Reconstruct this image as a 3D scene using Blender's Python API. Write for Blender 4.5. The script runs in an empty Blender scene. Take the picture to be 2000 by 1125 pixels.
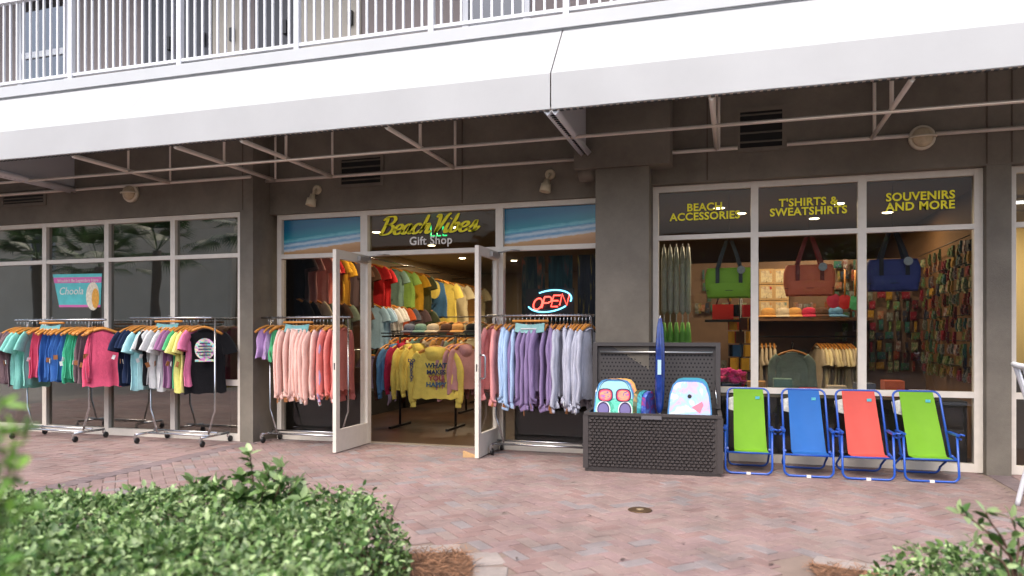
import bpy, bmesh, math, random
from mathutils import Vector, Matrix
R = random.Random(11)
D2R = math.radians
scene = bpy.context.scene
col = scene.collection

# ------------------------------------------------------------------ camera
FPX, HY, HC = 1430.0, 652.0, 1.40          # focal length in px of a 2000 px wide frame, horizon row, eye height
TH = math.atan(437 / 1430.0)
cam = bpy.data.cameras.new('camera')
cam.sensor_width = 36.0
cam.lens = 36.0 * FPX / 2000.0
cam.shift_y = (HY - 562.5) / 2000.0
cam.clip_start = 0.05
cam.clip_end = 400
cam.dof.use_dof = True
cam.dof.focus_distance = 8.4
cam.dof.aperture_fstop = 1.4
camo = bpy.data.objects.new('camera', cam)
camo.location = (0, 0, HC)
camo.rotation_euler = (math.pi / 2, 0, TH)
col.objects.link(camo)
scene.camera = camo

# ------------------------------------------------------------------ world, sun, exposure
SUN_EL, SUN_AZ = D2R(57), D2R(192)          # azimuth measured clockwise from +Y
w = bpy.data.worlds.new('World')
scene.world = w
w.use_nodes = True
nt = w.node_tree
bg = nt.nodes['Background']
sky = nt.nodes.new('ShaderNodeTexSky')
sky.sky_type = 'NISHITA'
sky.sun_disc = False
sky.sun_elevation = SUN_EL
sky.sun_rotation = SUN_AZ
sky.air_density = 1.0
sky.dust_density = 4.5
sky.ozone_density = 1.0
nt.links.new(sky.outputs[0], bg.inputs[0])
bg.inputs[1].default_value = 0.15
sun = bpy.data.lights.new('sun', 'SUN')
sun.energy = 0.8
sun.angle = D2R(40)
sun.color = (1.0, 0.97, 0.935)
suno = bpy.data.objects.new('sun', sun)
dv = Vector((math.sin(SUN_AZ) * math.cos(SUN_EL), math.cos(SUN_AZ) * math.cos(SUN_EL), math.sin(SUN_EL)))
suno.rotation_euler = (-dv).to_track_quat('-Z', 'Y').to_euler()
suno.location = dv * 60
col.objects.link(suno)
vs = scene.view_settings
vs.view_transform = 'Standard'
vs.look = 'None'
vs.exposure = 1.4
vs.gamma = 1
vs.use_curve_mapping = False
scene.cycles.max_bounces = 8
scene.cycles.transparent_max_bounces = 16
scene.cycles.caustics_reflective = False
scene.cycles.caustics_refractive = False

# ------------------------------------------------------------------ pixel -> place
_F = Vector((-math.sin(TH), math.cos(TH), 0)); _R = Vector((math.cos(TH), math.sin(TH), 0))
def ray(px, py): return _F * FPX + _R * (px - 1000) + Vector((0, 0, HY - py))
def wy(px, py, Y):                      # point at depth plane Y
    d = ray(px, py); return d * (Y / d.y) + Vector((0, 0, HC))
def gz(px, py, z=0.0):                  # point at height z
    d = ray(px, py); return d * ((z - HC) / d.z) + Vector((0, 0, HC))
def X(px, Y): return wy(px, 600, Y).x
def pix(p):
    q = Vector(p) - Vector((0, 0, HC)); z = q.dot(_F)
    return 1000 + FPX * q.dot(_R) / z, HY - FPX * q.z / z, z

# ------------------------------------------------------------------ materials
MATS = {}
def mat(name, c, rough=0.6, metal=0.0, var=0.0, scale=8.0, bump=0.0, bscale=60.0, spec=0.5, sheen=0.0, island=0.0, trans=0.0, emit=None, es=0.0, coat=0.0):
    if name in MATS: return MATS[name]
    m = bpy.data.materials.new(name); m.use_nodes = True
    t = m.node_tree; b = t.nodes['Principled BSDF']
    b.inputs['Roughness'].default_value = rough
    b.inputs['Metallic'].default_value = metal
    b.inputs['Specular IOR Level'].default_value = spec
    b.inputs['Sheen Weight'].default_value = sheen
    b.inputs['Coat Weight'].default_value = coat
    b.inputs['Base Color'].default_value = (*c, 1)
    if emit:
        b.inputs['Emission Color'].default_value = (*emit, 1)
        b.inputs['Emission Strength'].default_value = es
    src = None
    if var > 0:
        geo = t.nodes.new('ShaderNodeNewGeometry')
        n = t.nodes.new('ShaderNodeTexNoise'); n.inputs['Scale'].default_value = scale; n.inputs['Detail'].default_value = 6
        n.inputs['Roughness'].default_value = 0.65
        t.links.new(geo.outputs['Position'], n.inputs['Vector'])
        mp = t.nodes.new('ShaderNodeMapRange')
        mp.inputs['From Min'].default_value = 0.3; mp.inputs['From Max'].default_value = 0.7
        mp.inputs['To Min'].default_value = 1 - var; mp.inputs['To Max'].default_value = 1 + var
        t.links.new(n.outputs['Fac'], mp.inputs['Value'])
        src = mp.outputs['Result']
    if src and name.startswith(('paver', 'taupe')):
        ns = t.nodes.new('ShaderNodeTexNoise'); ns.inputs['Scale'].default_value = 0.9 if name[0] == 'p' else 0.6; ns.inputs['Detail'].default_value = 9; ns.inputs['Roughness'].default_value = 0.75
        t.links.new(geo.outputs['Position'], ns.inputs['Vector'])
        ms_ = t.nodes.new('ShaderNodeMapRange'); ms_.inputs['From Min'].default_value = 0.36; ms_.inputs['From Max'].default_value = 0.58; ms_.inputs['To Min'].default_value = 0.72; ms_.inputs['To Max'].default_value = 1.05
        t.links.new(ns.outputs['Fac'], ms_.inputs['Value'])
        vo = t.nodes.new('ShaderNodeTexVoronoi'); vo.inputs['Scale'].default_value = 2.6; t.links.new(geo.outputs['Position'], vo.inputs['Vector'])
        mv = t.nodes.new('ShaderNodeMapRange'); mv.inputs['From Min'].default_value = 0.035; mv.inputs['From Max'].default_value = 0.06; mv.inputs['To Min'].default_value = 0.55 if name[0] == 'p' else 0.95; mv.inputs['To Max'].default_value = 1.0
        t.links.new(vo.outputs['Distance'], mv.inputs['Value'])
        for o_ in (ms_.outputs['Result'], mv.outputs['Result']):
            mm = t.nodes.new('ShaderNodeMath'); mm.operation = 'MULTIPLY'; t.links.new(src, mm.inputs[0]); t.links.new(o_, mm.inputs[1]); src = mm.outputs[0]
    if island > 0:
        geo2 = t.nodes.new('ShaderNodeNewGeometry')
        mp2 = t.nodes.new('ShaderNodeMapRange')
        mp2.inputs['To Min'].default_value = 1 - island; mp2.inputs['To Max'].default_value = 1 + island
        t.links.new(geo2.outputs['Random Per Island'], mp2.inputs['Value'])
        if src:
            mm = t.nodes.new('ShaderNodeMath'); mm.operation = 'MULTIPLY'
            t.links.new(src, mm.inputs[0]); t.links.new(mp2.outputs['Result'], mm.inputs[1]); src = mm.outputs[0]
        else: src = mp2.outputs['Result']
    if src:
        mx = t.nodes.new('ShaderNodeVectorMath'); mx.operation = 'SCALE'
        mx.inputs[0].default_value = c
        t.links.new(src, mx.inputs['Scale']); t.links.new(mx.outputs['Vector'], b.inputs['Base Color'])
    if bump > 0:
        geo3 = t.nodes.new('ShaderNodeNewGeometry')
        n2 = t.nodes.new('ShaderNodeTexNoise'); n2.inputs['Scale'].default_value = bscale; n2.inputs['Detail'].default_value = 4
        t.links.new(geo3.outputs['Position'], n2.inputs['Vector'])
        bp = t.nodes.new('ShaderNodeBump'); bp.inputs['Strength'].default_value = bump; bp.inputs['Distance'].default_value = 0.01
        t.links.new(n2.outputs['Fac'], bp.inputs['Height']); t.links.new(bp.outputs['Normal'], b.inputs['Normal'])
    if trans > 0:
        tl = t.nodes.new('ShaderNodeBsdfTranslucent'); tl.inputs['Color'].default_value = (*c, 1)
        ms = t.nodes.new('ShaderNodeMixShader'); ms.inputs[0].default_value = trans
        t.links.new(b.outputs[0], ms.inputs[1]); t.links.new(tl.outputs[0], ms.inputs[2])
        t.links.new(ms.outputs[0], t.nodes['Material Output'].inputs['Surface'])
        if src: t.links.new(mx.outputs['Vector'], tl.inputs['Color'])
    MATS[name] = m
    return m

def srgb(r, g, b):
    f = lambda v: (v / 255 / 12.92) if v / 255 <= 0.04045 else ((v / 255 + 0.055) / 1.055) ** 2.4
    return (f(r), f(g), f(b))

def glass(name, tint, refl=1.0, gcol=(0.95, 0.97, 1.0)):
    m = bpy.data.materials.new(name); m.use_nodes = True; t = m.node_tree
    for n in list(t.nodes):
        if n.type != 'OUTPUT_MATERIAL': t.nodes.remove(n)
    tr = t.nodes.new('ShaderNodeBsdfTransparent'); tr.inputs[0].default_value = (*tint, 1)
    gl = t.nodes.new('ShaderNodeBsdfGlossy'); gl.inputs['Roughness'].default_value = 0.012
    gl.inputs['Color'].default_value = (*gcol, 1)
    fr = t.nodes.new('ShaderNodeFresnel'); fr.inputs['IOR'].default_value = 1.52
    mu = t.nodes.new('ShaderNodeMath'); mu.operation = 'MULTIPLY'; mu.inputs[1].default_value = refl; mu.use_clamp = True
    geo = t.nodes.new('ShaderNodeNewGeometry')
    no = t.nodes.new('ShaderNodeTexNoise'); no.inputs['Scale'].default_value = 1.3; no.inputs['Detail'].default_value = 1
    bp = t.nodes.new('ShaderNodeBump'); bp.inputs['Strength'].default_value = 0.05; bp.inputs['Distance'].default_value = 0.05
    t.links.new(geo.outputs['Position'], no.inputs['Vector']); t.links.new(no.outputs['Fac'], bp.inputs['Height'])
    t.links.new(bp.outputs['Normal'], gl.inputs['Normal'])
    mx = t.nodes.new('ShaderNodeMixShader')
    t.links.new(fr.outputs[0], mu.inputs[0])
    inv = t.nodes.new('ShaderNodeMath'); inv.operation = 'SUBTRACT'; inv.inputs[0].default_value = 1.0; t.links.new(geo.outputs['Backfacing'], inv.inputs[1])
    m2 = t.nodes.new('ShaderNodeMath'); m2.operation = 'MULTIPLY'; t.links.new(mu.outputs[0], m2.inputs[0]); t.links.new(inv.outputs[0], m2.inputs[1])
    t.links.new(m2.outputs[0], mx.inputs[0])
    t.links.new(tr.outputs[0], mx.inputs[1]); t.links.new(gl.outputs[0], mx.inputs[2])
    t.links.new(mx.outputs[0], t.nodes['Material Output'].inputs['Surface'])
    return m

# ------------------------------------------------------------------ mesh helpers
class MB:
    def __init__(s): s.v = []; s.f = []; s.mi = []; s.sm = []
    def face(s, idx, mi=0, sm=False): s.f.append(tuple(idx)); s.mi.append(mi); s.sm.append(sm)
    def box(s, x0, x1, y0, y1, z0, z1, mi=0):
        b = len(s.v)
        s.v += [(x0,y0,z0),(x1,y0,z0),(x1,y1,z0),(x0,y1,z0),(x0,y0,z1),(x1,y0,z1),(x1,y1,z1),(x0,y1,z1)]
        for q in ((3,2,1,0),(4,5,6,7),(0,1,5,4),(1,2,6,5),(2,3,7,6),(3,0,4,7)): s.face([b+i for i in q], mi)
        return s
    def hexa(s, pts, mi=0):             # 8 corners in box order
        b = len(s.v); s.v += [tuple(p) for p in pts]
        for q in ((3,2,1,0),(4,5,6,7),(0,1,5,4),(1,2,6,5),(2,3,7,6),(3,0,4,7)): s.face([b+i for i in q], mi)
        return s
    def tube(s, pts, r, n=8, mi=0, closed=False, cap=True, flat=1.0):
        pts = [Vector(p) for p in pts]; N = len(pts); rings = []
        up = None
        for i, p in enumerate(pts):
            if closed: t = (pts[(i+1) % N] - pts[i-1])
            elif i == 0: t = pts[1] - p
            elif i == N-1: t = p - pts[i-1]
            else: t = (pts[i+1] - p).normalized() + (p - pts[i-1]).normalized()
            t.normalize()
            if up is None:
                up = Vector((0,0,1)) if abs(t.z) < 0.9 else Vector((1,0,0))
            a = t.cross(up)
            if a.length < 1e-4: a = t.cross(Vector((0,1,0.1)))
            a.normalize(); b2 = a.cross(t).normalized(); up = b2
            rr = r[i] if isinstance(r, (list, tuple)) else r
            base = len(s.v)
            for k in range(n):
                an = 2*math.pi*k/n
                s.v.append(tuple(p + a*math.cos(an)*rr + b2*math.sin(an)*rr*flat))
            rings.append(base)
        M = N if closed else N-1
        for i in range(M):
            A, B = rings[i], rings[(i+1) % N]
            for k in range(n):
                s.face((A+k, A+(k+1) % n, B+(k+1) % n, B+k), mi, True)
        if cap and not closed:
            s.face([rings[0]+k for k in range(n)][::-1], mi); s.face([rings[-1]+k for k in range(n)], mi)
        return s
    def lathe(s, prof, n=16, c=(0,0,0), axis='z', mi=0):
        base = len(s.v); c = Vector(c)
        for (r, h) in prof:
            for k in range(n):
                a = 2*math.pi*k/n
                if axis == 'z': p = Vector((r*math.cos(a), r*math.sin(a), h))
                elif axis == 'y': p = Vector((r*math.cos(a), h, r*math.sin(a)))
                else: p = Vector((h, r*math.cos(a), r*math.sin(a)))
                s.v.append(tuple(c+p))
        for i in range(len(prof)-1):
            for k in range(n):
                s.face((base+i*n+k, base+i*n+(k+1) % n, base+(i+1)*n+(k+1) % n, base+(i+1)*n+k), mi, True)
        s.face([base+k for k in range(n)][::-1], mi); s.face([base+(len(prof)-1)*n+k for k in range(n)], mi)
        return s
    def grid(s, fn, nu, nv, mi=0, sm=True, wrap=False):
        base = len(s.v)
        for j in range(nv+1):
            for i in range(nu + (0 if wrap else 1)): s.v.append(tuple(fn(i/nu, j/nv)))
        W = nu if wrap else nu+1
        for j in range(nv):
            for i in range(nu):
                s.face((base+j*W+i, base+j*W+(i+1) % W if wrap else base+j*W+i+1, base+(j+1)*W+((i+1) % W if wrap else i+1), base+(j+1)*W+i), mi, sm)
        return s
    def prism(s, poly, y0, y1, mi=0):   # polygon in xz, extruded along y
        b = len(s.v); n = len(poly)
        s.v += [(p[0], y0, p[1]) for p in poly] + [(p[0], y1, p[1]) for p in poly]
        s.face(list(range(b, b+n)), mi); s.face(list(range(b+2*n-1, b+n-1, -1)), mi)
        for i in range(n): s.face((b+i, b+n+i, b+n+(i+1) % n, b+(i+1) % n), mi)
        return s
    def mesh(s, name):
        me = bpy.data.meshes.new(name); me.from_pydata(s.v, [], s.f)
        me.polygons.foreach_set('material_index', s.mi); me.polygons.foreach_set('use_smooth', s.sm)
        me.update(); return me
    def build(s, name, m, parent=None, fix=True):
        me = s.mesh(name)
        for q in (m if isinstance(m, (list, tuple)) else [m]): me.materials.append(q)
        if fix:
            bm = bmesh.new(); bm.from_mesh(me); bmesh.ops.recalc_face_normals(bm, faces=bm.faces); bm.to_mesh(me); bm.free()
        return link(name, me, parent)

def link(name, data, parent=None, loc=None, rot=None):
    o = bpy.data.objects.new(name, data); col.objects.link(o)
    if parent: o.parent = parent
    if loc is not None: o.location = loc
    if rot is not None: o.rotation_euler = rot
    return o
def tag(o, label, cat, group=None):
    o['label'] = label; o['category'] = cat
    if group: o['group'] = group
    return o
def thing(name, label, cat, loc=(0,0,0), rz=0.0, group=None):
    return tag(link(name, None, None, loc, (0,0,rz)), label, cat, group)
def struct(o, kind='structure'): o['kind'] = kind; return o
def omat(o, m):                        # object-level material on shared mesh
    o.material_slots[0].link = 'OBJECT'; o.material_slots[0].material = m; return o
def text_mesh(name, body, size, m, parent=None, ext=0.001, bold=0.0, align='CENTER', shear=0.0, space=1.0, line=1.0):
    c = bpy.data.curves.new('t', 'FONT'); c.body = body; c.size = size; c.extrude = ext; c.offset = bold
    c.align_x = align; c.shear = shear; c.space_character = space; c.space_line = line; c.resolution_u = 3
    o = bpy.data.objects.new('t', c); col.objects.link(o)
    dg = bpy.context.evaluated_depsgraph_get()
    me = bpy.data.meshes.new_from_object(o.evaluated_get(dg)); me.name = name
    bpy.data.objects.remove(o); bpy.data.curves.remove(c)
    me.materials.clear(); me.materials.append(m)
    return link(name, me, parent, (0,0,0), (math.pi/2, 0, 0))
def catmull(p, n=6):
    p = [Vector(q) for q in p]; out = []
    for i in range(len(p)-1):
        a, b, c, d = p[max(i-1,0)], p[i], p[i+1], p[min(i+2, len(p)-1)]
        for k in range(n):
            t = k/n
            out.append(0.5*((2*b)+(c-a)*t+(2*a-5*b+4*c-d)*t*t+(3*b-a-3*c+d)*t**3))
    out.append(p[-1]); return out
ORD = ['first','second','third','fourth','fifth','sixth','seventh','eighth','ninth','tenth','eleventh','twelfth','thirteenth','fourteenth','fifteenth','sixteenth','seventeenth','eighteenth','nineteenth','twentieth','twenty-first','twenty-second','twenty-third','twenty-fourth','twenty-fifth','twenty-sixth','twenty-seventh','twenty-eighth','twenty-ninth','thirtieth']

# common materials
M_taupe = mat('taupe_stucco', srgb(119,112,101), 0.9, var=0.13, scale=1.7, bump=0.5, bscale=170)
M_frame = mat('painted_frame', srgb(214,206,194), 0.45, var=0.06, scale=9)
M_white = mat('white_paint', (0.60, 0.61, 0.64), 0.4, var=0.03, scale=3)
M_canvas = mat('awning_canvas', (0.56, 0.57, 0.58), 0.6, var=0.05, scale=0.7, bump=0.12, bscale=7, trans=0.35)
M_tube = mat('awning_tube', srgb(222,213,202), 0.5, var=0.05)
M_chrome = mat('chrome', (0.62, 0.62, 0.63), 0.22, metal=1.0)
M_black = mat('black_plastic', (0.012, 0.012, 0.013), 0.45)
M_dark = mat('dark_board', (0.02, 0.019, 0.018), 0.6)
M_wood = mat('hanger_wood', srgb(205,138,62), 0.4, var=0.12, scale=30)
M_blue = mat('blue_tube', srgb(28,78,170), 0.3, spec=0.6)
G_clear = glass('clear_glass', (0.92, 0.92, 0.91), 1.1)
G_tint = glass('tinted_glass', (0.52, 0.53, 0.51), 4.8, (1.0, 0.95, 0.86))
G_shop = glass('window_glass', (0.80, 0.80, 0.78), 1.0)
G_trans = glass('transom_glass', (0.62, 0.62, 0.60), 0.30)

# ================================================================== GROUND
ground = MB().box(-140, 140, -140, 140, -0.30, -0.03).build('ground', mat('ground_soil', (0.16,0.14,0.12), 0.95, var=0.2, scale=0.6))
struct(ground)
bed_poly = [(-6.2,2.55),(-5.3,3.15),(-4.46,3.52),(-3.3,3.97),(-2.4,4.17),(-1.95,4.24),(-1.66,4.38),(-1.52,4.15),(-1.25,3.2),(-1.1,1.2),(-6.2,1.2)]
bed_poly_r = [(0.42,4.78),(0.62,4.72),(1.3,4.62),(2.2,4.62),(3.2,4.7),(3.2,1.2),(0.9,1.2),(0.5,3.9)]
def inside(p, poly):
    x, y = p; c = False; n = len(poly)
    for i in range(n):
        x1, y1 = poly[i]; x2, y2 = poly[(i+1) % n]
        if (y1 > y) != (y2 > y) and x < (x2-x1)*(y-y1)/(y2-y1)+x1: c = not c
    return c
def pdist(p, poly):
    best = 9
    for i in range(len(poly)):
        a = Vector(poly[i]); b = Vector(poly[(i+1) % len(poly)]); q = Vector(p); ab = b-a
        t = max(0, min(1, (q-a).dot(ab)/ab.length_squared)); best = min(best, (q-(a+ab*t)).length)
    return best
pave = MB().box(-13.6, 5.6, 0.6, 8.52, -0.028, -0.009).build('pavement', mat('joint_sand', srgb(120,104,94), 0.95, var=0.15, scale=6))
struct(pave)
PCOL = [srgb(133,113,108), srgb(130,109,104), srgb(134,115,109), srgb(129,115,112), srgb(127,118,117), srgb(133,111,108), srgb(128,104,99), srgb(132,116,110)]
PM = [mat('paver_%s' % n, c, 0.85, var=0.16, scale=3.5, bump=0.3, bscale=90) for n, c in zip(['rose','brick','sand','grey_rose','slate','pink','red','buff'], PCOL)]
PM.append(mat('paver_charcoal', srgb(112,98,98), 0.85, var=0.16, scale=3.5, bump=0.3, bscale=90))
PM.append(mat('paver_border', srgb(142,132,126), 0.85, var=0.2, scale=4, bump=0.3, bscale=90))
pavers = []      # cx, cy, lenx, leny, rot, mat
def addp(cx, cy, lx, ly, rot, mi):
    if not (-13.5 < cx < 5.5 and 0.7 < cy < 8.47): return
    if inside((cx,cy), bed_poly) or inside((cx,cy), bed_poly_r): return
    if rot != 'b' and min(pdist((cx,cy), bed_poly), pdist((cx,cy), bed_poly_r)) < 0.21: return
    pavers.append((cx, cy, lx, ly, 0.0 if rot == 'b' else rot, mi))
U = 0.105; c45 = math.cos(math.pi/4)
for a in range(-130, 131):
    for b in range(-130, 131):
        m4 = (a-b) % 4
        if m4 == 0: cx, cy, lx, ly = (a+1)*U, (b+0.5)*U, 2*U, U
        elif m4 == 3: cx, cy, lx, ly = (a+0.5)*U, (b+1)*U, U, 2*U
        else: continue
        wx_, wy_ = (cx-cy)*c45 - 3, (cx+cy)*c45 + 5
        if wx_ < -5.84 or wx_ > 2.36: continue
        addp(wx_, wy_, lx, ly, math.pi/4, R.choice([0,0,1,1,2,3,4,5,6,7,0,5]))
for j in range(80):
    y = 0.75 + j*U
    addp(-5.97, y, 2*U, U, 0.0, 8); addp(2.49, y, 2*U, U, 0.0, 8)
    for i in range(38): addp(-6.18-0.21*i, y, 2*U, U, 0.0, R.choice([0,1,1,2,3,5,6,6,0]))
    for i in range(15): addp(2.70+0.21*i, y, 2*U, U, 0.0, R.choice([0,1,2,3,5,6]))
def border(poly, n_from, n_to):
    for i in range(n_from, n_to):
        a = Vector(poly[i]); b = Vector(poly[i+1]); L = (b-a).length; k = max(1, round(L/0.215))
        for j in range(k):
            p = a + (b-a)*((j+0.5)/k); d = (b-a).normalized(); n = Vector((-d.y, d.x))
            if inside(tuple(p+n*0.1), poly): n = -n
            q = p + n*0.115
            pavers.append((q.x, q.y, L/k-0.004, 0.21, math.atan2(d.y, d.x), 9))
border(bed_poly, 0, 9); border(bed_poly_r, 0, 4); border(bed_poly_r, 6, 7)
def pav_mesh(mb, cx, cy, lx, ly, rot, z, mi, tilt=(0,0)):
    hx, hy = lx/2-0.0035, ly/2-0.0035; ch = 0.006; c, s_ = math.cos(rot), math.sin(rot); b = len(mb.v)
    for (ex, ey, ez) in ((hx,hy,-0.02),(hx,hy,-0.005),(hx-ch,hy-ch,0.0)):
        for sx, sy in ((-1,-1),(1,-1),(1,1),(-1,1)):
            x, y = ex*sx, ey*sy
            mb.v.append((cx+x*c-y*s_, cy+x*s_+y*c, z+ez+x*tilt[0]+y*tilt[1]))
    for l in (0, 4):
        for k in range(4): mb.face((b+l+k, b+l+(k+1)%4, b+l+4+(k+1)%4, b+l+4+k), mi)
    mb.face((b+8,b+9,b+10,b+11), mi)
def vis_size(p):
    px, py, z = pix((p[0], p[1], 0))
    if z < 1 or not (-10 < px < 2010 and 860 < py < 1130): return 0
    hz = pix((p[0], p[1], 0.42))
    # hidden behind the hedges?
    for t in (0.6, 0.7, 0.8, 0.9):
        q = Vector((p[0], p[1]))*t
        zz = HC*(1-t)
        if zz < 0.42 and (inside(tuple(q), bed_poly) or inside(tuple(q), bed_poly_r)): return 0
    return 1.0/z
order = sorted(range(len(pavers)), key=lambda i: -vis_size(pavers[i]))
near = set(i for i in order[:300] if vis_size(pavers[i]) > 0)
cache = {}
rest = MB()
for i, p in enumerate(pavers):
    z = R.uniform(-0.0022, 0.0022); tl = (R.uniform(-.012,.012), R.uniform(-.012,.012))
    if i in near:
        key = (round(p[2],3), round(p[3],3), p[5])
        if key not in cache:
            mb = MB(); pav_mesh(mb, 0, 0, p[2], p[3], 0, 0, 0); me = mb.mesh('paver'); me.materials.append(PM[p[5]]); cache[key] = me
        link('paver', cache[key], pave, (p[0], p[1], z), (tl[1], -tl[0], p[4]))
    else: pav_mesh(rest, *p[:5], z, p[5], tl)
struct(rest.build('paver_field', PM, pave, fix=False), 'stuff')

# ================================================================== BUILDING
bld = thing('shop_building', 'taupe stucco shop building with storefront windows and balcony above', 'building', (0, 8.4, 0))
def part(name, mb, m, parent=bld):
    for i, v in enumerate(mb.v): mb.v[i] = (v[0], v[1]-8.4, v[2])
    return mb.build(name, m, parent)
def wbox(name, *a, m=M_taupe): return part(name, MB().box(*a), m)
YL, YD, YR = 8.07, 8.43, 8.43
wbox('wall', -14, -6.145, 8.045, 8.30, 2.99, 4.34)
wbox('pilaster', -6.142, -5.944, 8.04, 8.75, -0.02, 4.34)
wbox('wall', -5.944, -1.50, 8.39, 8.70, 2.985, 4.34)
wbox('pilaster', -1.494, -0.906, 8.07, 8.75, -0.02, 3.235)
pb = MB().box(-1.727, -0.672, 8.02, 8.75, 3.24, 4.34)
pb.lathe([(0.10,-1.70),(0.10,-1.50)], 14, (0, 8.20, 3.23), 'x')
part('corbel', pb, M_taupe)
wbox('wall', -0.902, 5.4, 8.33, 8.70, 3.075, 4.34)
wbox('pier', 2.382, 2.598, 8.332, 8.75, -0.02, 3.073)
wbox('pier', -0.904, -0.900, 8.33, 8.6, 0, 3.07)
# thin control joints on the wall
for x in (-0.30, 2.385, 2.60): wbox('control_joint', x-0.006, x+0.006, 8.322, 8.331, 3.09, 4.3, m=mat('joint', srgb(88,78,68), 0.9))
for x in (-6.10, -3.2): wbox('control_joint', x-0.006, x+0.006, (8.036 if x < -6 else 8.381), (8.046 if x < -6 else 8.391), 3.0, 4.3, m=MATS['joint'])

def window(name, xs, zs, y, m_glass, skip=(), dep=0.075, label=None):
    """xs: list of (x0,x1) vertical members, zs: list of (z0,z1) rails"""
    mb = MB()
    for (a, b) in xs: mb.box(a, b, y, y+dep+0.03, zs[0][0], zs[-1][1])
    for i in range(len(xs)-1):
        for j, (a, b) in enumerate(zs):
            if j == 0 and (i, 0) in skip: continue
            mb.box(xs[i][1], xs[i+1][0], y+0.003, y+dep+0.027, a, b)
    fr = part(name, mb, M_frame)
    for i in range(len(xs)-1):
        for j in range(len(zs)-1):
            if (i, j) in skip: continue
            part('pane', MB().box(xs[i][1]-0.005, xs[i+1][0]+0.005, y+dep-0.012, y+dep-0.004, zs[j][1]-0.005, zs[j+1][0]+0.005), (G_trans if m_glass is G_shop and j == len(zs)-2 else m_glass), fr)
    # dark rubber gaskets are part of the frame look
    return fr
zsL = [(0.0,0.095),(0.722,0.80),(2.398,2.452),(2.925,2.985)]
mods = [-6.138-0.062]
xsL = [(-6.2,-6.145)]
for k in range(7):
    x1 = -7.195-1.12*k; xsL.append((x1-0.075, x1))
xsL.append((-14.0,-13.95))
xsL = sorted(xsL)
window('window_frame', xsL, zsL, 8.07, G_tint, dep=0.06)
zsD = [(0.0,0.10),(2.398,2.455),(2.92,2.982)]
window('door_frame', [(-5.856,-5.79),(-4.615,-4.515),(-2.785,-2.69),(-1.52,-1.46)], zsD, 8.43, G_shop, skip=[(1,0),(0,1),(2,1)])
zsR = [(0.0,0.085),(0.75,0.812),(2.46,2.512),(3.002,3.07)]
window('window_frame', [(-0.900,-0.838),(0.158,0.236),(1.229,1.312),(2.301,2.380)], zsR, 8.43, G_shop, dep=0.05)
window('window_frame', [(2.602,2.668),(3.66,3.74),(4.75,4.83)], zsR, 8.43, G_shop, dep=0.05)
# threshold without bottom rail at the door gap: remove look of rail by a flat sill
wbox('threshold', -4.51, -2.79, 8.40, 8.52, -0.004, 0.012, m=mat('sill_metal', srgb(168,160,150), 0.4, metal=0.6))

# printed beach panels in the two side transoms
def beach_mat():
    m = bpy.data.materials.new('beach_print'); m.use_nodes = True; t = m.node_tree; b = t.nodes['Principled BSDF']
    b.inputs['Roughness'].default_value = 0.25
    tc = t.nodes.new('ShaderNodeTexCoord'); sp = t.nodes.new('ShaderNodeSeparateXYZ'); t.links.new(tc.outputs['Generated'], sp.inputs[0])
    n = t.nodes.new('ShaderNodeTexNoise'); n.inputs['Scale'].default_value = 5; n.inputs['Detail'].default_value = 8; n.inputs['Roughness'].default_value = 0.7
    mp = t.nodes.new('ShaderNodeMapping'); mp.inputs['Scale'].default_value = (2.0, 1, 6.0)
    t.links.new(tc.outputs['Generated'], mp.inputs[0]); t.links.new(mp.outputs[0], n.inputs['Vector'])
    # v = z + slope*(x-dependent) + noise
    a = t.nodes.new('ShaderNodeMath'); a.operation = 'MULTIPLY_ADD'; a.inputs[1].default_value = -0.22
    t.links.new(sp.outputs['X'], a.inputs[0]); t.links.new(sp.outputs['Z'], a.inputs[2])
    c = t.nodes.new('ShaderNodeMath'); c.operation = 'MULTIPLY_ADD'; c.inputs[1].default_value = 0.16
    t.links.new(n.outputs['Fac'], c.inputs[0]); t.links.new(a.outputs[0], c.inputs[2])
    r = t.nodes.new('ShaderNodeValToRGB'); e = r.color_ramp.elements
    e[0].position = 0.0; e[0].color = (*srgb(176,124,72), 1); e[1].position = 0.14; e[1].color = (*srgb(196,150,98), 1)
    for pos, cc in ((0.18,srgb(196,206,214)),(0.26,srgb(92,146,184)),(0.33,srgb(186,204,216)),(0.40,srgb(58,134,170)),(0.45,srgb(104,184,196)),(0.52,srgb(0,128,150)),(0.80,srgb(0,98,136))):
        q = e.new(pos); q.color = (*cc, 1)
    t.links.new(c.outputs[0], r.inputs[0]); t.links.new(r.outputs[0], b.inputs['Base Color'])
    return m
M_beach = beach_mat()
for x0, x1, lb in ((-5.79,-4.615,'teal sea and sand beach print filling the transom left of the shop name'),(-2.69,-1.525,'teal sea and sand beach print filling the transom right of the shop name')):
    mb = MB().box(x0+0.002, x1-0.002, 8.485, 8.490, 2.457, 2.918)
    tag(mb.build('beach_print_panel', M_beach), lb, 'window print', 'beach prints in the transoms')

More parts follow.
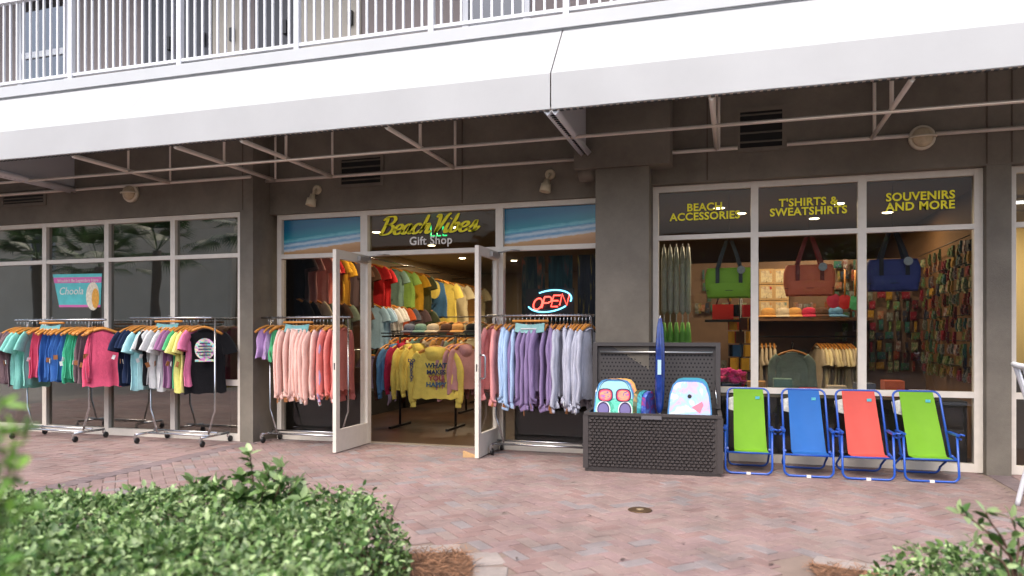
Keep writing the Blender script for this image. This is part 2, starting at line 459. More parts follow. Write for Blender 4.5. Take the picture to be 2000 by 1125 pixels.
# door leaves, swung open at right angles
def door(x, y0, y1, face, handle):
    mb = MB(); t = 0.045; z0, z1 = 0.012, 2.39; xa, xb = x-t/2, x+t/2
    mb.box(xa, xb, y0, y0+0.085, z0, z1); mb.box(xa, xb, y1-0.085, y1, z0, z1)
    mb.box(xa+.001, xb-.001, y0+0.085, y1-0.085, z0, z0+0.26); mb.box(xa+.001, xb-.001, y0+0.085, y1-0.085, z1-0.105, z1)
    d = part('door', mb, M_frame)
    part('pane', MB().box(x-0.004, x+0.004, y0+0.08, y1-0.08, z0+0.255, z1-0.10), G_clear, d)
    h = MB(); hx = x + 0.0225
    h.tube([(hx,y0+0.045,0.90),(hx+0.05,y0+0.045,0.90),(hx+0.06,y0+0.045,0.92),(hx+0.06,y0+0.045,1.14),(hx+0.05,y0+0.045,1.16),(hx,y0+0.045,1.16)], 0.011, 8)
    if handle: part('handle', h, M_chrome, d)
    part('lock', MB().box(x-0.006, x+0.006, y0-0.004, y0+0.001, 0.98, 1.06), M_black, d)
    c = MB().box(xb, xb+0.04, y1-0.34, y1-0.06, z1-0.085, z1-0.03)
    c.tube([(xb+0.03,y1-0.10,z1-0.02),(xb+0.22,y1-0.16,z1+0.0),(xb+0.26,y1+0.0,z1+0.01)], 0.010, 6)
    part('door_closer', c, mat('closer_metal', (0.45,0.44,0.42), 0.4, metal=0.5), d)
    return d
door(-4.485, 7.575, 8.425, 1, False)
door(-2.765, 7.70, 8.425, 1, True)

# louvre vents
def vent(x0, x1, z0, z1, y):
    mb = MB(); e = 0.045
    mb.box(x0-e, x1+e, y-0.02, y-0.001, z1, z1+e); mb.box(x0-e, x1+e, y-0.02, y-0.001, z0-e, z0)
    mb.box(x0-e, x0, y-0.02, y-0.001, z0, z1); mb.box(x1, x1+e, y-0.02, y-0.001, z0, z1)
    f = part('vent', mb, M_taupe)
    part('vent_shadow_box', MB().box(x0, x1, y-0.003, y-0.0015, z0, z1), mat('vent_dark', (0.006,0.006,0.005), 0.8), f)
    n = 4
    for k in range(n):
        zc = z0 + (k+0.62)*(z1-z0)/n
        part('slat', MB().hexa([(x0,y-0.020,zc-0.010),(x1,y-0.020,zc-0.010),(x1,y-0.004,zc+0.008),(x0,y-0.004,zc+0.008),(x0,y-0.020,zc-0.003),(x1,y-0.020,zc-0.003),(x1,y-0.004,zc+0.015),(x0,y-0.004,zc+0.015)]), M_taupe, f)
vent(-10.2, -9.44, 3.28, 3.46, 8.045)
vent(-4.86, -4.30, 3.32, 3.64, 8.39)
vent(0.045, 0.475, 3.41, 3.80, 8.33)

# balcony slab, upper wall, upper openings
M_slab = mat('balcony_paint', (0.42, 0.435, 0.45), 0.55, var=0.04, scale=1.5)
sl = MB().box(-15, 6.5, 6.93, 9.0, 4.345, 4.50)
sl.box(-15, 6.5, 6.905, 6.93, 4.36, 4.475)
part('balcony_slab', sl, M_slab)
YU = 8.55
M_upper = mat('upper_stucco', srgb(128,118,116), 0.85, var=0.06, scale=2, bump=0.2, bscale=120)
wbox('upper_wall', -15, 6.5, YU, YU+0.25, 4.50, 7.4, m=M_upper)
wbox('upper_shade_slab', -15, 6.5, 6.8, 9.0, 7.3, 7.55, m=M_slab)  # unseen slab added overhead to darken the upper wall
M_beige = mat('beige_door', srgb(160,152,140), 0.5, var=0.04)
M_recess_door = mat('slate_door', (0.035,0.035,0.042), 0.4)  # near-black doors with the shade of unlit recesses put into the colour
def uopen(px0, px1, kind):
    x0, x1 = X(px0, YU), X(px1, YU)
    if kind == 'window':
        mb = MB(); z0, z1 = 4.78, 6.9
        mb.box(x0, x0+0.08, YU-0.05, YU-0.001, z0, z1); mb.box(x1-0.08, x1, YU-0.05, YU-0.001, z0, z1)
        for za in (z0, (z0+z1)/2-0.25, z1-0.08): mb.box(x0+0.08, x1-0.08, YU-0.047, YU-0.001, za, za+0.09)
        f = part('upper_window', mb, M_white)
        part('pane', MB().box(x0+0.07, x1-0.07, YU-0.02, YU-0.012, z0+0.05, z1-0.05), glass('upper_glass', (0.10,0.11,0.12), 2.5), f)
        for k in range(24): part('blind_slat', MB().box(x0+0.09, x1-0.09, YU-0.011, YU-0.004, z0+0.1+k*0.085, z0+0.155+k*0.085), mat('blind', (0.30,0.32,0.34), 0.6), f)
    else:
        m = M_beige if kind == 'beige' else M_recess_door
        d = part('upper_door', MB().box(x0, x1, YU-0.03, YU-0.001, 4.505, 6.75), m)
        part('handle', MB().box(x1-0.16, x1-0.10, YU-0.08, YU-0.03, 5.42, 5.60), M_black, d)
uopen(40, 138, 'window'); uopen(283, 350, 'slate'); uopen(352, 416, 'slate'); uopen(418, 474, 'beige'); uopen(500, 578, 'slate'); uopen(586, 706, 'beige'); uopen(905, 1036, 'window')

# ------------------------------------------------------------------ balcony railing
rail = thing('balcony_railing', 'white balcony railing with square balusters above the awnings', 'railing', (-4, 6.97, 4.5))
def rp(name, mb):
    for i, v in enumerate(mb.v): mb.v[i] = (v[0]+4, v[1]-6.97, v[2]-4.5)
    return mb.build(name, M_white, rail)
rp('bottom_rail', MB().box(-15, 6.5, 6.95, 6.99, 4.535, 4.57))
rp('top_rail', MB().box(-15, 6.5, 6.935, 7.005, 5.56, 5.62))
bme = MB().box(-0.0115, 0.0115, -0.0115, 0.0115, 0.0705, 1.059).mesh('baluster'); bme.materials.append(M_white)
pme = MB().box(-0.03, 0.03, -0.03, 0.03, 0.0, 1.0595).mesh('post'); pme.materials.append(M_white)
posts = [X(px, 6.97) for px in (140, 352, 581, 843)]
dxp = 1.42
posts += [posts[-1]+dxp*k for k in range(1,5)] + [posts[0]-dxp*k for k in range(1,5)]
posts.sort()
for i, x in enumerate(posts):
    link('post', pme, rail, (x+4, 0, 0))
    if i+1 < len(posts):
        n = max(2, round((posts[i+1]-x)/0.1065))
        for k in range(1, n): link('baluster', bme, rail, (x+(posts[i+1]-x)*k/n+4, 0, 0))

# ------------------------------------------------------------------ awnings
def awning(x0, x1, label, trusses, wallpipes, midx, sideL, sideR):
    a = thing('awning', label, 'awning', ((x0+x1)/2, 8.3, 3.42))
    ox, oy, oz = a.location
    def ap(name, mb, m):
        for i, v in enumerate(mb.v): mb.v[i] = (v[0]-ox, v[1]-oy, v[2]-oz)
        return mb.build(name, m, a)
    YO, ZB, ZF = 6.45, 3.44, 3.765
    def canopy(u, v):
        x = x0+(x1-x0)*u
        sag = (0.004*math.sin(u*37)*math.sin((v-0.4)/0.6*math.pi)) if v > 0.4 else 0.0
        if v < 0.4:
            k = v/0.4; return (x, YO+0.004*math.sin(u*50)*(1-k), ZB+(ZF-ZB)*k)
        k = (v-0.4)/0.6; return (x, YO+0.52*k, ZF+0.62*k+sag)
    mb = MB().grid(canopy, 60, 20, sm=False)
    def inner(u, v):
        p = canopy(u, v); return (p[0], p[1]+0.006, p[2]-0.004)
    mb.grid(inner, 60, 20, sm=False)
    for k in range(1, int((x1-x0)/2.4)+1):
        us = k*2.4/(x1-x0)
        if us > 0.97: break
        sm_ = MB(); b_ = 0
        for i in range(21):
            p_ = canopy(us, i/20); sm_.v += [(p_[0]-0.006-ox, p_[1]-0.002-oy, p_[2]+0.002-oz), (p_[0]+0.006-ox, p_[1]-0.002-oy, p_[2]+0.002-oz)]
        for i in range(20): sm_.face((2*i, 2*i+1, 2*i+3, 2*i+2))
        sm_.build('seam', M_canvas, a, fix=False)
    c = mb.build('canopy', M_canvas, None, fix=False); c.parent = a
    for v in c.data.vertices: v.co -= Vector((ox, oy, oz))
    for xs, on in ((x0, sideL), (x1, sideR)):
        if on:
            e = 0.004 if xs == x0 else -0.004
            q = [(xs+e,YO+0.02,ZB),(xs+e,8.02,ZB),(xs+e,8.02,4.33),(xs+e,6.97,4.33),(xs+e,YO+0.02,ZF)]
            mb = MB(); b = len(mb.v); mb.v += q + [(p[0]+e*0.8, p[1], p[2]) for p in q]
            mb.face((0,1,2,3,4)); mb.face((9,8,7,6,5))
            for i in range(5): mb.face((i, 5+i, 5+(i+1)%5, (i+1)%5))
            ap('side_panel', mb, mat('side_canvas', (0.62,0.62,0.64), 0.7, trans=0.4))
    r = 0.017
    def sq(p, q, rr=r):
        return MB().tube([p, q], rr*1.25, 4)
    ap('front_rail', sq((x0,YO+0.03,ZB+0.012),(x1,YO+0.03,ZB+0.012)), M_tube)
    lace = MB(); n = int((x1-x0)/0.06)
    for k in range(n):
        xx = x0+(k+0.5)*(x1-x0)/n
        lace.box(xx-0.017, xx+0.017, YO+0.008, YO+0.05, ZB-0.014, ZB-0.009)
    struct(ap('lacing', lace, M_black), 'stuff')
    for (pa, pb) in wallpipes: ap('wall_pipe', sq((pa,8.0 if pa < -6 else 8.30,3.415),(pb,8.0 if pa < -6.5 else 8.30,3.415)), M_tube)
    ap('middle_pipe', sq((x0,7.30,3.40),(x1,7.30,3.40), 0.014), M_tube)
    for xe in (x0+0.03, x1-0.03):
        ap('end_rafter', sq((xe,YO+0.03,3.43),(xe,8.02,3.415), 0.032), M_white)
        lz = MB()
        for k in range(24):
            yy = YO+0.08+k*0.064; s_ = -1 if xe < (x0+x1)/2 else 1
            lz.box(xe+s_*0.028-0.02, xe+s_*0.028+0.02, yy, yy+0.022, 3.40, 3.406)
        struct(ap('lacing', lz, M_black), 'stuff')
    for x in trusses:
        yw = 8.0 if x < -6.2 else 8.30
        ap('rafter', sq((x,YO+0.05,3.425),(x,yw,3.418), 0.021), M_tube)
        ap('strut', sq((x,7.30,3.41),(x,7.30,4.33), 0.015), M_tube)
        ap('strut', sq((x+0.02,yw-0.02,3.43),(x+0.02,yw-0.02,4.33), 0.014), M_tube)
    return a
tl_ = [X(332, 8.0), X(537, 8.3), X(648, 8.3), X(887, 8.3)]
awning(-8.87, -1.612, 'white canvas awning over the clothes racks and shop door', tl_, [(-8.85,-5.95),(-5.94,-1.72)], 0, True, False)
awning(-16.0, -8.91, 'white canvas awning continuing past the left edge', [-12.0, -10.4], [(-16.0,-8.95)], 0, False, False)
awning(-1.600, 6.4, 'white canvas awning over the window with beach totes', [X(1400, 8.3), X(1703, 8.3), 3.2, 4.6], [(-1.5,0.02),(0.52,1.70),(1.93,6.3)], 0, True, False)

# ------------------------------------------------------------------ wall lamps
def bulkhead(p, label):
    t = thing('bulkhead_lamp', label, 'wall lamp', p)
    MB().lathe([(0.125,0),(0.125,-0.03),(0.118,-0.05),(0.10,-0.052)], 28, axis='y').build('base_ring', mat('lamp_cream', srgb(205,196,176), 0.45, var=0.06), t)
    MB().lathe([(0.103,-0.045),(0.095,-0.075),(0.07,-0.10),(0.035,-0.115),(0.003,-0.12)], 28, axis='y').build('diffuser', mat('lamp_diffuser', srgb(186,170,140), 0.35, var=0.15, scale=30), t)
    MB().tube([(0.118*math.cos(a), -0.052-0.075*math.sin(a)**0.8, 0.0) for a in [math.pi*k/12 for k in range(13)]], 0.011, 6).build('guard_bar', MATS['lamp_cream'], t)
    return t
bulkhead(wy(258, 378, 8.045), 'round cream bulkhead lamp on wall above the left racks')
bulkhead(wy(1800, 270, 8.33), 'round cream bulkhead lamp on wall above the souvenirs window')
def spot(p, label):
    t = thing('wall_spotlight', label, 'wall lamp', p)
    m = mat('spot_cream', srgb(200,188,160), 0.5, var=0.08)
    MB().lathe([(0.062,0),(0.062,-0.018),(0.045,-0.03)], 20, axis='y').build('mount', m, t)
    MB().tube([(0,-0.025,0),(-0.01,-0.06,-0.03),(-0.02,-0.07,-0.075)], 0.019, 8).build('arm', m, t)
    s_ = MB().lathe([(0.032,0),(0.038,-0.05),(0.058,-0.06),(0.066,-0.15),(0.058,-0.152),(0.045,-0.07)], 18, axis='z').build('shade', m, t)
    s_.location = (-0.022, -0.075, -0.07); s_.rotation_euler = (D2R(-8), D2R(8), 0)
    return t
spot(wy(620, 371, 8.39), 'cream wall spotlight to the left above the shop name')
spot(wy(1075, 341, 8.39), 'cream wall spotlight beside the grey pilaster top')

# ================================================================== SHOP INTERIOR (structure)
M_iwall = mat('interior_wall', srgb(190,172,145), 0.8, var=0.04)
M_ceil = mat('interior_ceiling', srgb(165,150,126), 0.85, var=0.03)
M_floor = mat('interior_floor', srgb(64,45,34), 0.35, var=0.25, scale=3)
struct(MB().box(-6.75, 2.58, 8.53, 18.6, -0.02, 0.004).build('shop_floor', M_floor))
struct(MB().box(-6.75, 2.58, 8.55, 18.6, 3.0, 3.06).build('shop_ceiling', M_ceil))
struct(MB().box(-6.85, -6.75, 8.76, 18.6, 0, 3.0).build('shop_wall_left', M_iwall))
struct(MB().box(-6.85, 2.7, 18.6, 18.7, 0, 3.06).build('shop_wall_back', M_iwall))
struct(MB().box(2.5, 2.58, 8.76, 18.6, 0, 3.0).build('shop_wall_right', mat('pegboard', srgb(120,88,56), 0.8, var=0.1)))
struct(MB().box(-0.85, 2.5, 11.3, 11.4, 0, 2.45).build('slatwall', mat('slatwall_board', srgb(112,88,70), 0.7, var=0.1)))
# dark neighbouring unit behind the left windows and a lit one at the right
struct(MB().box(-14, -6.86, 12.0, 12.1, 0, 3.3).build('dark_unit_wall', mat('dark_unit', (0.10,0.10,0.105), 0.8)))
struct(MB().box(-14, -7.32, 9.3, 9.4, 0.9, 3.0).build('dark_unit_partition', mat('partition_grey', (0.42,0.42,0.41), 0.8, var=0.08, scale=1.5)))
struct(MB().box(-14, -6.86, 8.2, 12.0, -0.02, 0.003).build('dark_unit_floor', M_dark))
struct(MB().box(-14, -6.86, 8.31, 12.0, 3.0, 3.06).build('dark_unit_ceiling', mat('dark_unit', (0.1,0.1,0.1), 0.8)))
struct(MB().box(2.6, 6, 11.5, 11.6, 0, 3.3).build('neighbour_wall', mat('neighbour_paint', srgb(205,178,120), 0.8)))
struct(MB().box(2.6, 6, 8.56, 11.5, -0.02, 0.003).build('neighbour_floor', M_floor))
struct(MB().box(2.6, 6, 8.71, 11.5, 3.06, 3.1).build('neighbour_ceiling', M_ceil))
def lamp(kind, loc, energy, size, color, parent):
    l = bpy.data.lights.new('lamp_light', kind); l.energy = energy; l.color = color
    if kind == 'AREA': l.shape = 'DISK'; l.size = size
    else: l.shadow_soft_size = size
    o = bpy.data.objects.new('lamp_light', l); col.objects.link(o); o.location = loc; o.parent = parent
    return o
M_lampon = mat('lamp_on', (1,0.9,0.7), 0.5, emit=(1.0,0.80,0.48), es=14)
WARM = (1.0, 0.78, 0.52)
spots = [gz(px, py, 3.0) for px, py in ((735,452),(843,478),(903,503),(1590,425),(1447,415))]
spots += [Vector((1.0,12.2,3)), Vector((-4.0,10.2,3)), Vector((1.2,9.7,3)), Vector((-1.6,10.0,3)), Vector((-4.6,15.2,3)), Vector((1.9,10.6,3)), Vector((-0.2,9.6,3))]
names = ['left of the shop name','below the gift shop lettering','seen through the open doorway','behind the sweatshirts lettering','behind the accessories lettering','behind the top of the slatwall','just inside the left door leaf','over the souvenir pegboard','behind the open sign','deep at the back of the shop','beside the navy tote','over the green tote']
for p, nme in zip(spots, names):
    t = thing('ceiling_downlight', 'lit warm ceiling downlight ' + nme, 'ceiling lamp', (p.x, p.y, 2.998), group='shop ceiling downlights')
    MB().lathe([(0.085,0),(0.085,-0.008),(0.07,-0.012)], 20).build('trim_ring', M_white, t)
    MB().lathe([(0.066,-0.0125),(0.05,-0.017),(0.01,-0.019)], 20).build('bulb', M_lampon, t)
    lamp('AREA', (0,0,-0.04), 5 if p.x > 1.05 and p.y < 11 else (7 if p.x > -1.0 else 10), 0.14, WARM, t)
tl = thing('tube_light', 'white fluorescent ceiling light in the shop at far right', 'ceiling lamp', (3.3, 10.3, 3.02))
MB().box(-0.6,0.6,-0.08,0.08,-0.02,0.0).build('housing', M_white, tl)
MB().box(-0.58,0.58,-0.06,0.06,-0.032,-0.021).build('diffuser', mat('tube_on', (1,1,1), 0.5, emit=(1,0.97,0.88), es=6), tl)
o = lamp('AREA', (0,0,-0.06), 25, 0.6, (1,0.88,0.66), tl)

# ================================================================== GARMENTS
FAB = {}
def fab(name, rgb, var=0.10):
    if name not in FAB: FAB[name] = mat('fabric_'+name, srgb(*rgb), 0.92, var=var, scale=14, bump=0.55, bscale=38, sheen=0.1, spec=0.15)
    return FAB[name]
def garment_mesh(kind, seed):
    r = random.Random(seed); mb = MB()
    P = {'tee': (0.25,0.74,0.020), 'tank': (0.19,0.66,0.019), 'sweat': (0.25,0.76,0.022), 'hoodie': (0.28,0.62,0.075), 'shorts': (0.19,0.40,0.05)}[kind]
    hw, L, th = P; n = 28; rows = 11; ph = r.uniform(0, 6); lam = r.uniform(0.10, 0.15)
    def f(u, v):
        a = 2*math.pi*u; cu, su = math.cos(a), math.sin(a)
        hwv = hw*(0.93+0.07*v)
        if kind == 'tank': hwv = hw*(0.72+0.28*min(1, v/0.3)) if v < 0.3 else hw*(1+0.12*v)
        if kind == 'shorts': hwv = hw*(0.8+0.35*v)
        x = hwv*math.copysign(abs(cu)**0.75, cu)
        t = th*(0.25+0.75*min(1, v*2.2)); y = t*math.copysign(abs(su)**0.8, su)*(1-0.35*abs(cu)**4)
        A = 0.016*min(1, v*1.4)
        y += A*math.sin(2*math.pi*x/lam+ph+1.3*v) + 0.5*A*math.sin(2*math.pi*x/(lam*0.43)+2*ph-2.1*v) + 0.010*v*math.sin(9*v+ph)
        top = -0.085-0.075*abs(x)/0.22
        bot = -0.085-L + 0.010*math.sin(2*math.pi*x/lam+ph)
        if kind == 'shorts': top = -0.11
        k = v
        return (x + 0.006*math.sin(11*v+ph), y, top*(1-k)+bot*k)
    mb.grid(f, n, rows, wrap=True)
    if kind in ('tee','sweat','hoodie'):       # neck rib
        mb.tube([(0.085*math.cos(a), 0.024*math.sin(a), -0.098-0.012*math.cos(2*a)) for a in [2*math.pi*k/14 for k in range(14)]], 0.010, 5, closed=True)
    for sx in (-1, 1):
        if kind == 'tee':
            pts = [(sx*0.19,0,-0.16),(sx*0.245,0.0,-0.215),(sx*0.285,r.uniform(-.02,.02),-0.30),(sx*0.30,r.uniform(-.02,.02),-0.37)]
            mb.tube(pts, [0.022,0.024,0.027,0.031], 12, flat=3.1, cap=False)
        if kind in ('sweat','hoodie'):
            j = [r.uniform(-.013,.013) for _ in range(6)]; LS = 1.0 if kind == 'sweat' else 0.2
            pts = [(sx*0.19,0,-0.15),(sx*0.25,0,-0.22),(sx*0.285,j[0],-0.33),(sx*0.295,j[1],-0.45-0.05*LS),(sx*(0.29+j[5]),j[2],-0.58-0.12*LS),(sx*0.28,j[3],-0.70-0.20*LS),(sx*0.277,j[3],-0.72-0.20*LS),(sx*0.272,j[4],-0.78-0.20*LS)]; pts = [(p[0], p[1], p[2]) for p in pts]
            mb.tube(catmull(pts, 3), [(0.025*(1-0.2*i/21)+0.0018*math.sin(i*0.9+ph)) if i < 17 else 0.017 for i in range(22)], 12, flat=2.6 if kind == 'sweat' else 2.2)
    if kind == 'hoodie':
        def hood(u, v):
            a = math.pi*(u-0.5)*1.3
            return (0.13*math.sin(a)*(1-0.25*v), -0.07*math.cos(a)*(0.5+0.9*math.sin(math.pi*min(1,v*1.1)))-0.01, -0.085-0.17*v+0.03*math.cos(a)*(1-v))
        mb.grid(hood, 14, 8)
    if kind in ('sweat','hoodie'):             # waist rib
        pass
    me = mb.mesh(kind+'_garment'); me.materials.append(None)
    return me
GM = {k: [garment_mesh(k, 31*s+7) for s in range(7)] for k in ('tee','tank','sweat','hoodie','shorts')}
hm = MB()
hm.tube(catmull([(-0.22,0,-0.155),(-0.15,0,-0.115),(-0.06,0,-0.082),(0,0,-0.070),(0.06,0,-0.082),(0.15,0,-0.115),(0.22,0,-0.155)], 2), [0.012]+[0.013]*11+[0.012], 6, flat=1.3)
hang_me = hm.mesh('hanger'); hang_me.materials.append(M_wood)
hk = MB().tube([(0,0,-0.07),(0,0,0.0),(0.012,0,0.018),(0.020,0,0.034),(0.014,0,0.052),(0,0,0.059),(-0.014,0,0.053),(-0.018,0,0.042)], 0.0025, 5)
hook_me = hk.mesh('hook'); hook_me.materials.append(M_chrome)
KN = {'tee': ('hanging_tshirt','t_shirt','t-shirt'), 'tank': ('hanging_tank_top','tank_top','tank top'), 'sweat': ('hanging_sweatshirt','sweatshirt','sweatshirt'), 'hoodie': ('hanging_hoodie','hoodie','hoodie'), 'shorts': ('hanging_shorts','shorts','shorts')}
tg = MB(); tg.box(-0.002,0.002,-0.018,0.018,-0.055,0.0); tag_me = tg.mesh('price_tag'); tag_me.materials.append(mat('tag_white', (0.72,0.72,0.70), 0.6))
tg = MB(); tg.box(-0.002,0.002,-0.024,0.024,-0.06,0.0); tag_me2 = tg.mesh('price_tag'); tag_me2.materials.append(mat('tag_kraft', srgb(150,96,54), 0.7, var=0.2, scale=60))
def hang(kind, m, loc, rz, label, group, scale=1.0, hook=True):
    nm, pn, cat = KN[kind]
    t = thing(nm, label, cat, loc, rz, group); t.scale = (scale*R.uniform(0.94,1.05), scale*R.uniform(0.9,1.15), scale*R.uniform(0.95,1.05))
    g_ = link(pn, GM[kind][R.randrange(7)], t); omat(g_, m)
    if R.random() < 0.5 and kind != 'hoodie': g_.scale = (-1, 1, 1)
    g_.location = (R.uniform(-.012,.012), 0, R.uniform(-.06,-.035))
    h = link('hanger', hang_me, t, (0,0,-0.038))
    if hook:
        link('hook', hook_me, h)
        if R.random() < 0.55:
            zz = {'tee': -0.52, 'tank': -0.50, 'sweat': -0.99, 'hoodie': -0.72, 'shorts': -0.4}[kind]
            link('price_tag', tag_me if R.random() < 0.5 else tag_me2, t, (-0.30 if kind in ('sweat','tee') else -0.21, R.uniform(-.02,.02), zz+R.uniform(-.05,.05)), (R.uniform(-.4,.4), R.uniform(-.2,.2), R.uniform(0.6,2.4)))
    return t

C = {'mauve':(118,92,98),'teal':(120,205,190),'pink':(232,72,112),'royal':(44,104,190),'mint':(62,196,146),'navy':(26,42,78),'aqua':(160,220,224),'ash':(198,200,200),'plum':(150,92,140),
     'lemon':(236,232,120),'hotpink':(240,110,160),'black':(22,22,26),'green':(70,190,120),'blush':(240,188,172),'coral':(248,128,118),'lilac':(190,160,205),'lavender':(184,140,200),'salmon':(246,150,146),
     'sky':(164,196,232),'violet':(138,114,164),'heather':(176,178,196),'red':(214,28,34),'sage':(110,150,135),'lime':(150,200,80),'gold':(248,180,30),'multi':(96,110,80),'denim':(50,100,150),
     'white':(225,225,222),'orange':(225,90,40),'steel':(100,105,125),'cream':(240,222,170),'tan':(215,150,70),'paleblue':(150,195,225),'purple':(130,118,170),'crimson':(200,30,70),'butter':(244,214,80),'rose':(205,140,140),'cornflower':(80,140,190),'olive':(136,156,138),'linen':(200,180,150),'brown':(90,56,40),'peach':(240,170,150)}
for k_, v_ in list(C.items()):
    g_ = sum(v_)/3; C[k_] = tuple(int(g_+(q-g_)*0.78) for q in v_); fab(k_, C[k_])

CW = {'ash':'light grey','royal':'royal blue','sky':'light blue','heather':'heather grey','violet':'dusty purple','aqua':'pale aqua','mint':'mint green','hotpink':'hot pink','blush':'pale blush','multi':'mottled green','steel':'steel grey','lime':'lime green','gold':'golden yellow','rose':'dusty rose','linen':'linen beige','olive':'olive green','paleblue':'pale blue','sage':'sage green'}
def rack(label, x0, x1, yf, yb, zr, rail0, rail1, name_hint):
    """rolling rack: base rectangle x0..x1, yf..yb, rail at height zr"""
    yc = (yf+yb)/2
    t = thing('clothes_rack', label, 'clothes rack', ((x0+x1)/2, yc, 0), group='rolling clothes racks')
    ox, oy = (x0+x1)/2, yc
    zb = 0.115
    def loc(mb):
        for i, v in enumerate(mb.v): mb.v[i] = (v[0]-ox, v[1]-oy, v[2])
        return mb
    for xs in (x0, x1): loc(MB().tube([(xs,yf,zb),(xs,yb,zb)], 0.015, 8)).build('base_bar', M_chrome, t)
    loc(MB().tube([(x0,yc-0.05,zb+0.0),(x1,yc-0.05,zb+0.0)], 0.013, 8)).build('base_bar', M_chrome, t)
    loc(MB().tube([(x0,yc+0.05,zb+0.028),(x1,yc+0.05,zb+0.028)], 0.011, 8)).build('base_bar', M_chrome, t)
    for xs, rr in ((x0, rail0), (x1, rail1)):
        inn = 0.10 if xs == x0 else -0.10
        loc(MB().tube([(xs+inn,yc,zb+0.01),(xs+inn*0.25,yc,0.36),(xs,yc,0.42),(xs,yc,zr-0.02)], 0.0125, 8)).build('upright', M_chrome, t)
    loc(MB().tube([(rail0,yc,zr),(rail1,yc,zr)], 0.0135, 8)).build('hanging_rail', M_chrome, t)
    for xs in (x0, x1):
        for ys in (yf, yb):
            c = loc(MB().box(xs-0.012, xs+0.012, ys-0.02, ys+0.02, 0.06, 0.105)).build('caster', M_chrome, t)
            w_ = MB().lathe([(0.018,-0.013),(0.036,-0.013),(0.040,-0.006),(0.040,0.006),(0.036,0.013),(0.018,0.013)], 16, (xs+0.012-ox, ys+0.015-oy, 0.041), 'x').build('wheel', M_black, c)
    return t
def sign_hanger(loc, rz, label):
    t = thing('display_hanger', label, 'hanger sign', loc, rz, 'sign hangers on the racks')
    MB().tube([(-0.21,0,-0.055),(0.21,0,-0.055)], 0.014, 8).build('bar', M_wood, t)
    MB().tube([(0,0,-0.05),(0,0,0.0),(0.012,0,0.02),(-0.01,0,0.02)], 0.003, 5).build('hook', M_chrome, t)
    def cf(u, v): return (-0.17+0.34*u, -0.015-0.035*v, -0.075-0.10*v-0.02*math.sin(3.1*u))
    m = bpy.data.materials.get('sign_card')
    mb = MB().grid(cf, 8, 4); mb.grid(lambda u, v: tuple(Vector(cf(u, v))+Vector((0,0.003,-0.002))), 8, 4)
    MBc = mb.build('card', mat('sign_card', srgb(92,150,150), 0.4, var=0.35, scale=14), t, fix=False)
    MB().box(-0.10, 0.08, -0.046, -0.044, -0.150, -0.136).build('lettering', mat('sign_white', (0.6,0.6,0.6), 0.5), t)
    return t

def fill(rackname, zr, yc, items, scale=1.0, group=''):
    """items: list of (px, kind, colour, phrase)"""
    cnt = {}
    tot = {}
    for it in items: tot[(it[1], it[2])] = tot.get((it[1], it[2]), 0)+1
    for px, kind, cname, *ph in items:
        key = (kind, cname); i = cnt.get(key, 0); cnt[key] = i+1
        colour = CW.get(cname, cname)
        base = '%s %s' % (colour, KN[kind][2])
        lab = ('only %s on %s' % (base, rackname)) if tot[key] == 1 else '%s %s from left on %s' % (ORD[i], base, rackname)
        if ph: lab = ph[0]
        hang(kind, FAB[cname], (X(px, yc), yc, zr), math.pi/2 + D2R(R.uniform(-12, 12)) + (D2R(ph[1]) if len(ph) > 1 else 0), lab, group, scale)

# rack 1: far left
r1y = 7.60
rack('chrome rolling rack of tank tops at far left', -9.22, -8.15, 7.36, 7.84, 1.585, X(30, r1y), X(207, r1y), 'r1')
it = [(34,'tee','mauve'),(40,'tee','mauve'),(47,'tee','mauve'),(55,'tee','teal'),(63,'tee','teal'),(72,'tee','teal'),(80,'tank','pink'),(87,'tank','pink'),(95,'tank','pink')]
it += [(102+7.2*k,'tank','royal') for k in range(6)] + [(147+6.5*k,'tank','mint') for k in range(4)] + [(174+6*k,'tank','mauve') for k in range(3)] + [(191+4.5*k,'tank','pink') for k in range(3)]
fill('the far left rack', 1.585, r1y, it, 1.0, 'clothes on the far left rack')
hang('tank', FAB['pink'], (X(206, r1y), r1y-0.04, 1.585), math.pi/2-D2R(42), 'pink tank top turned to the front at the right end of the far left rack', 'clothes on the far left rack', 1.1)
sign_hanger((X(108, r1y), r1y-0.05, 1.60), 0.0, 'wooden bar with teal sign on the far left rack')
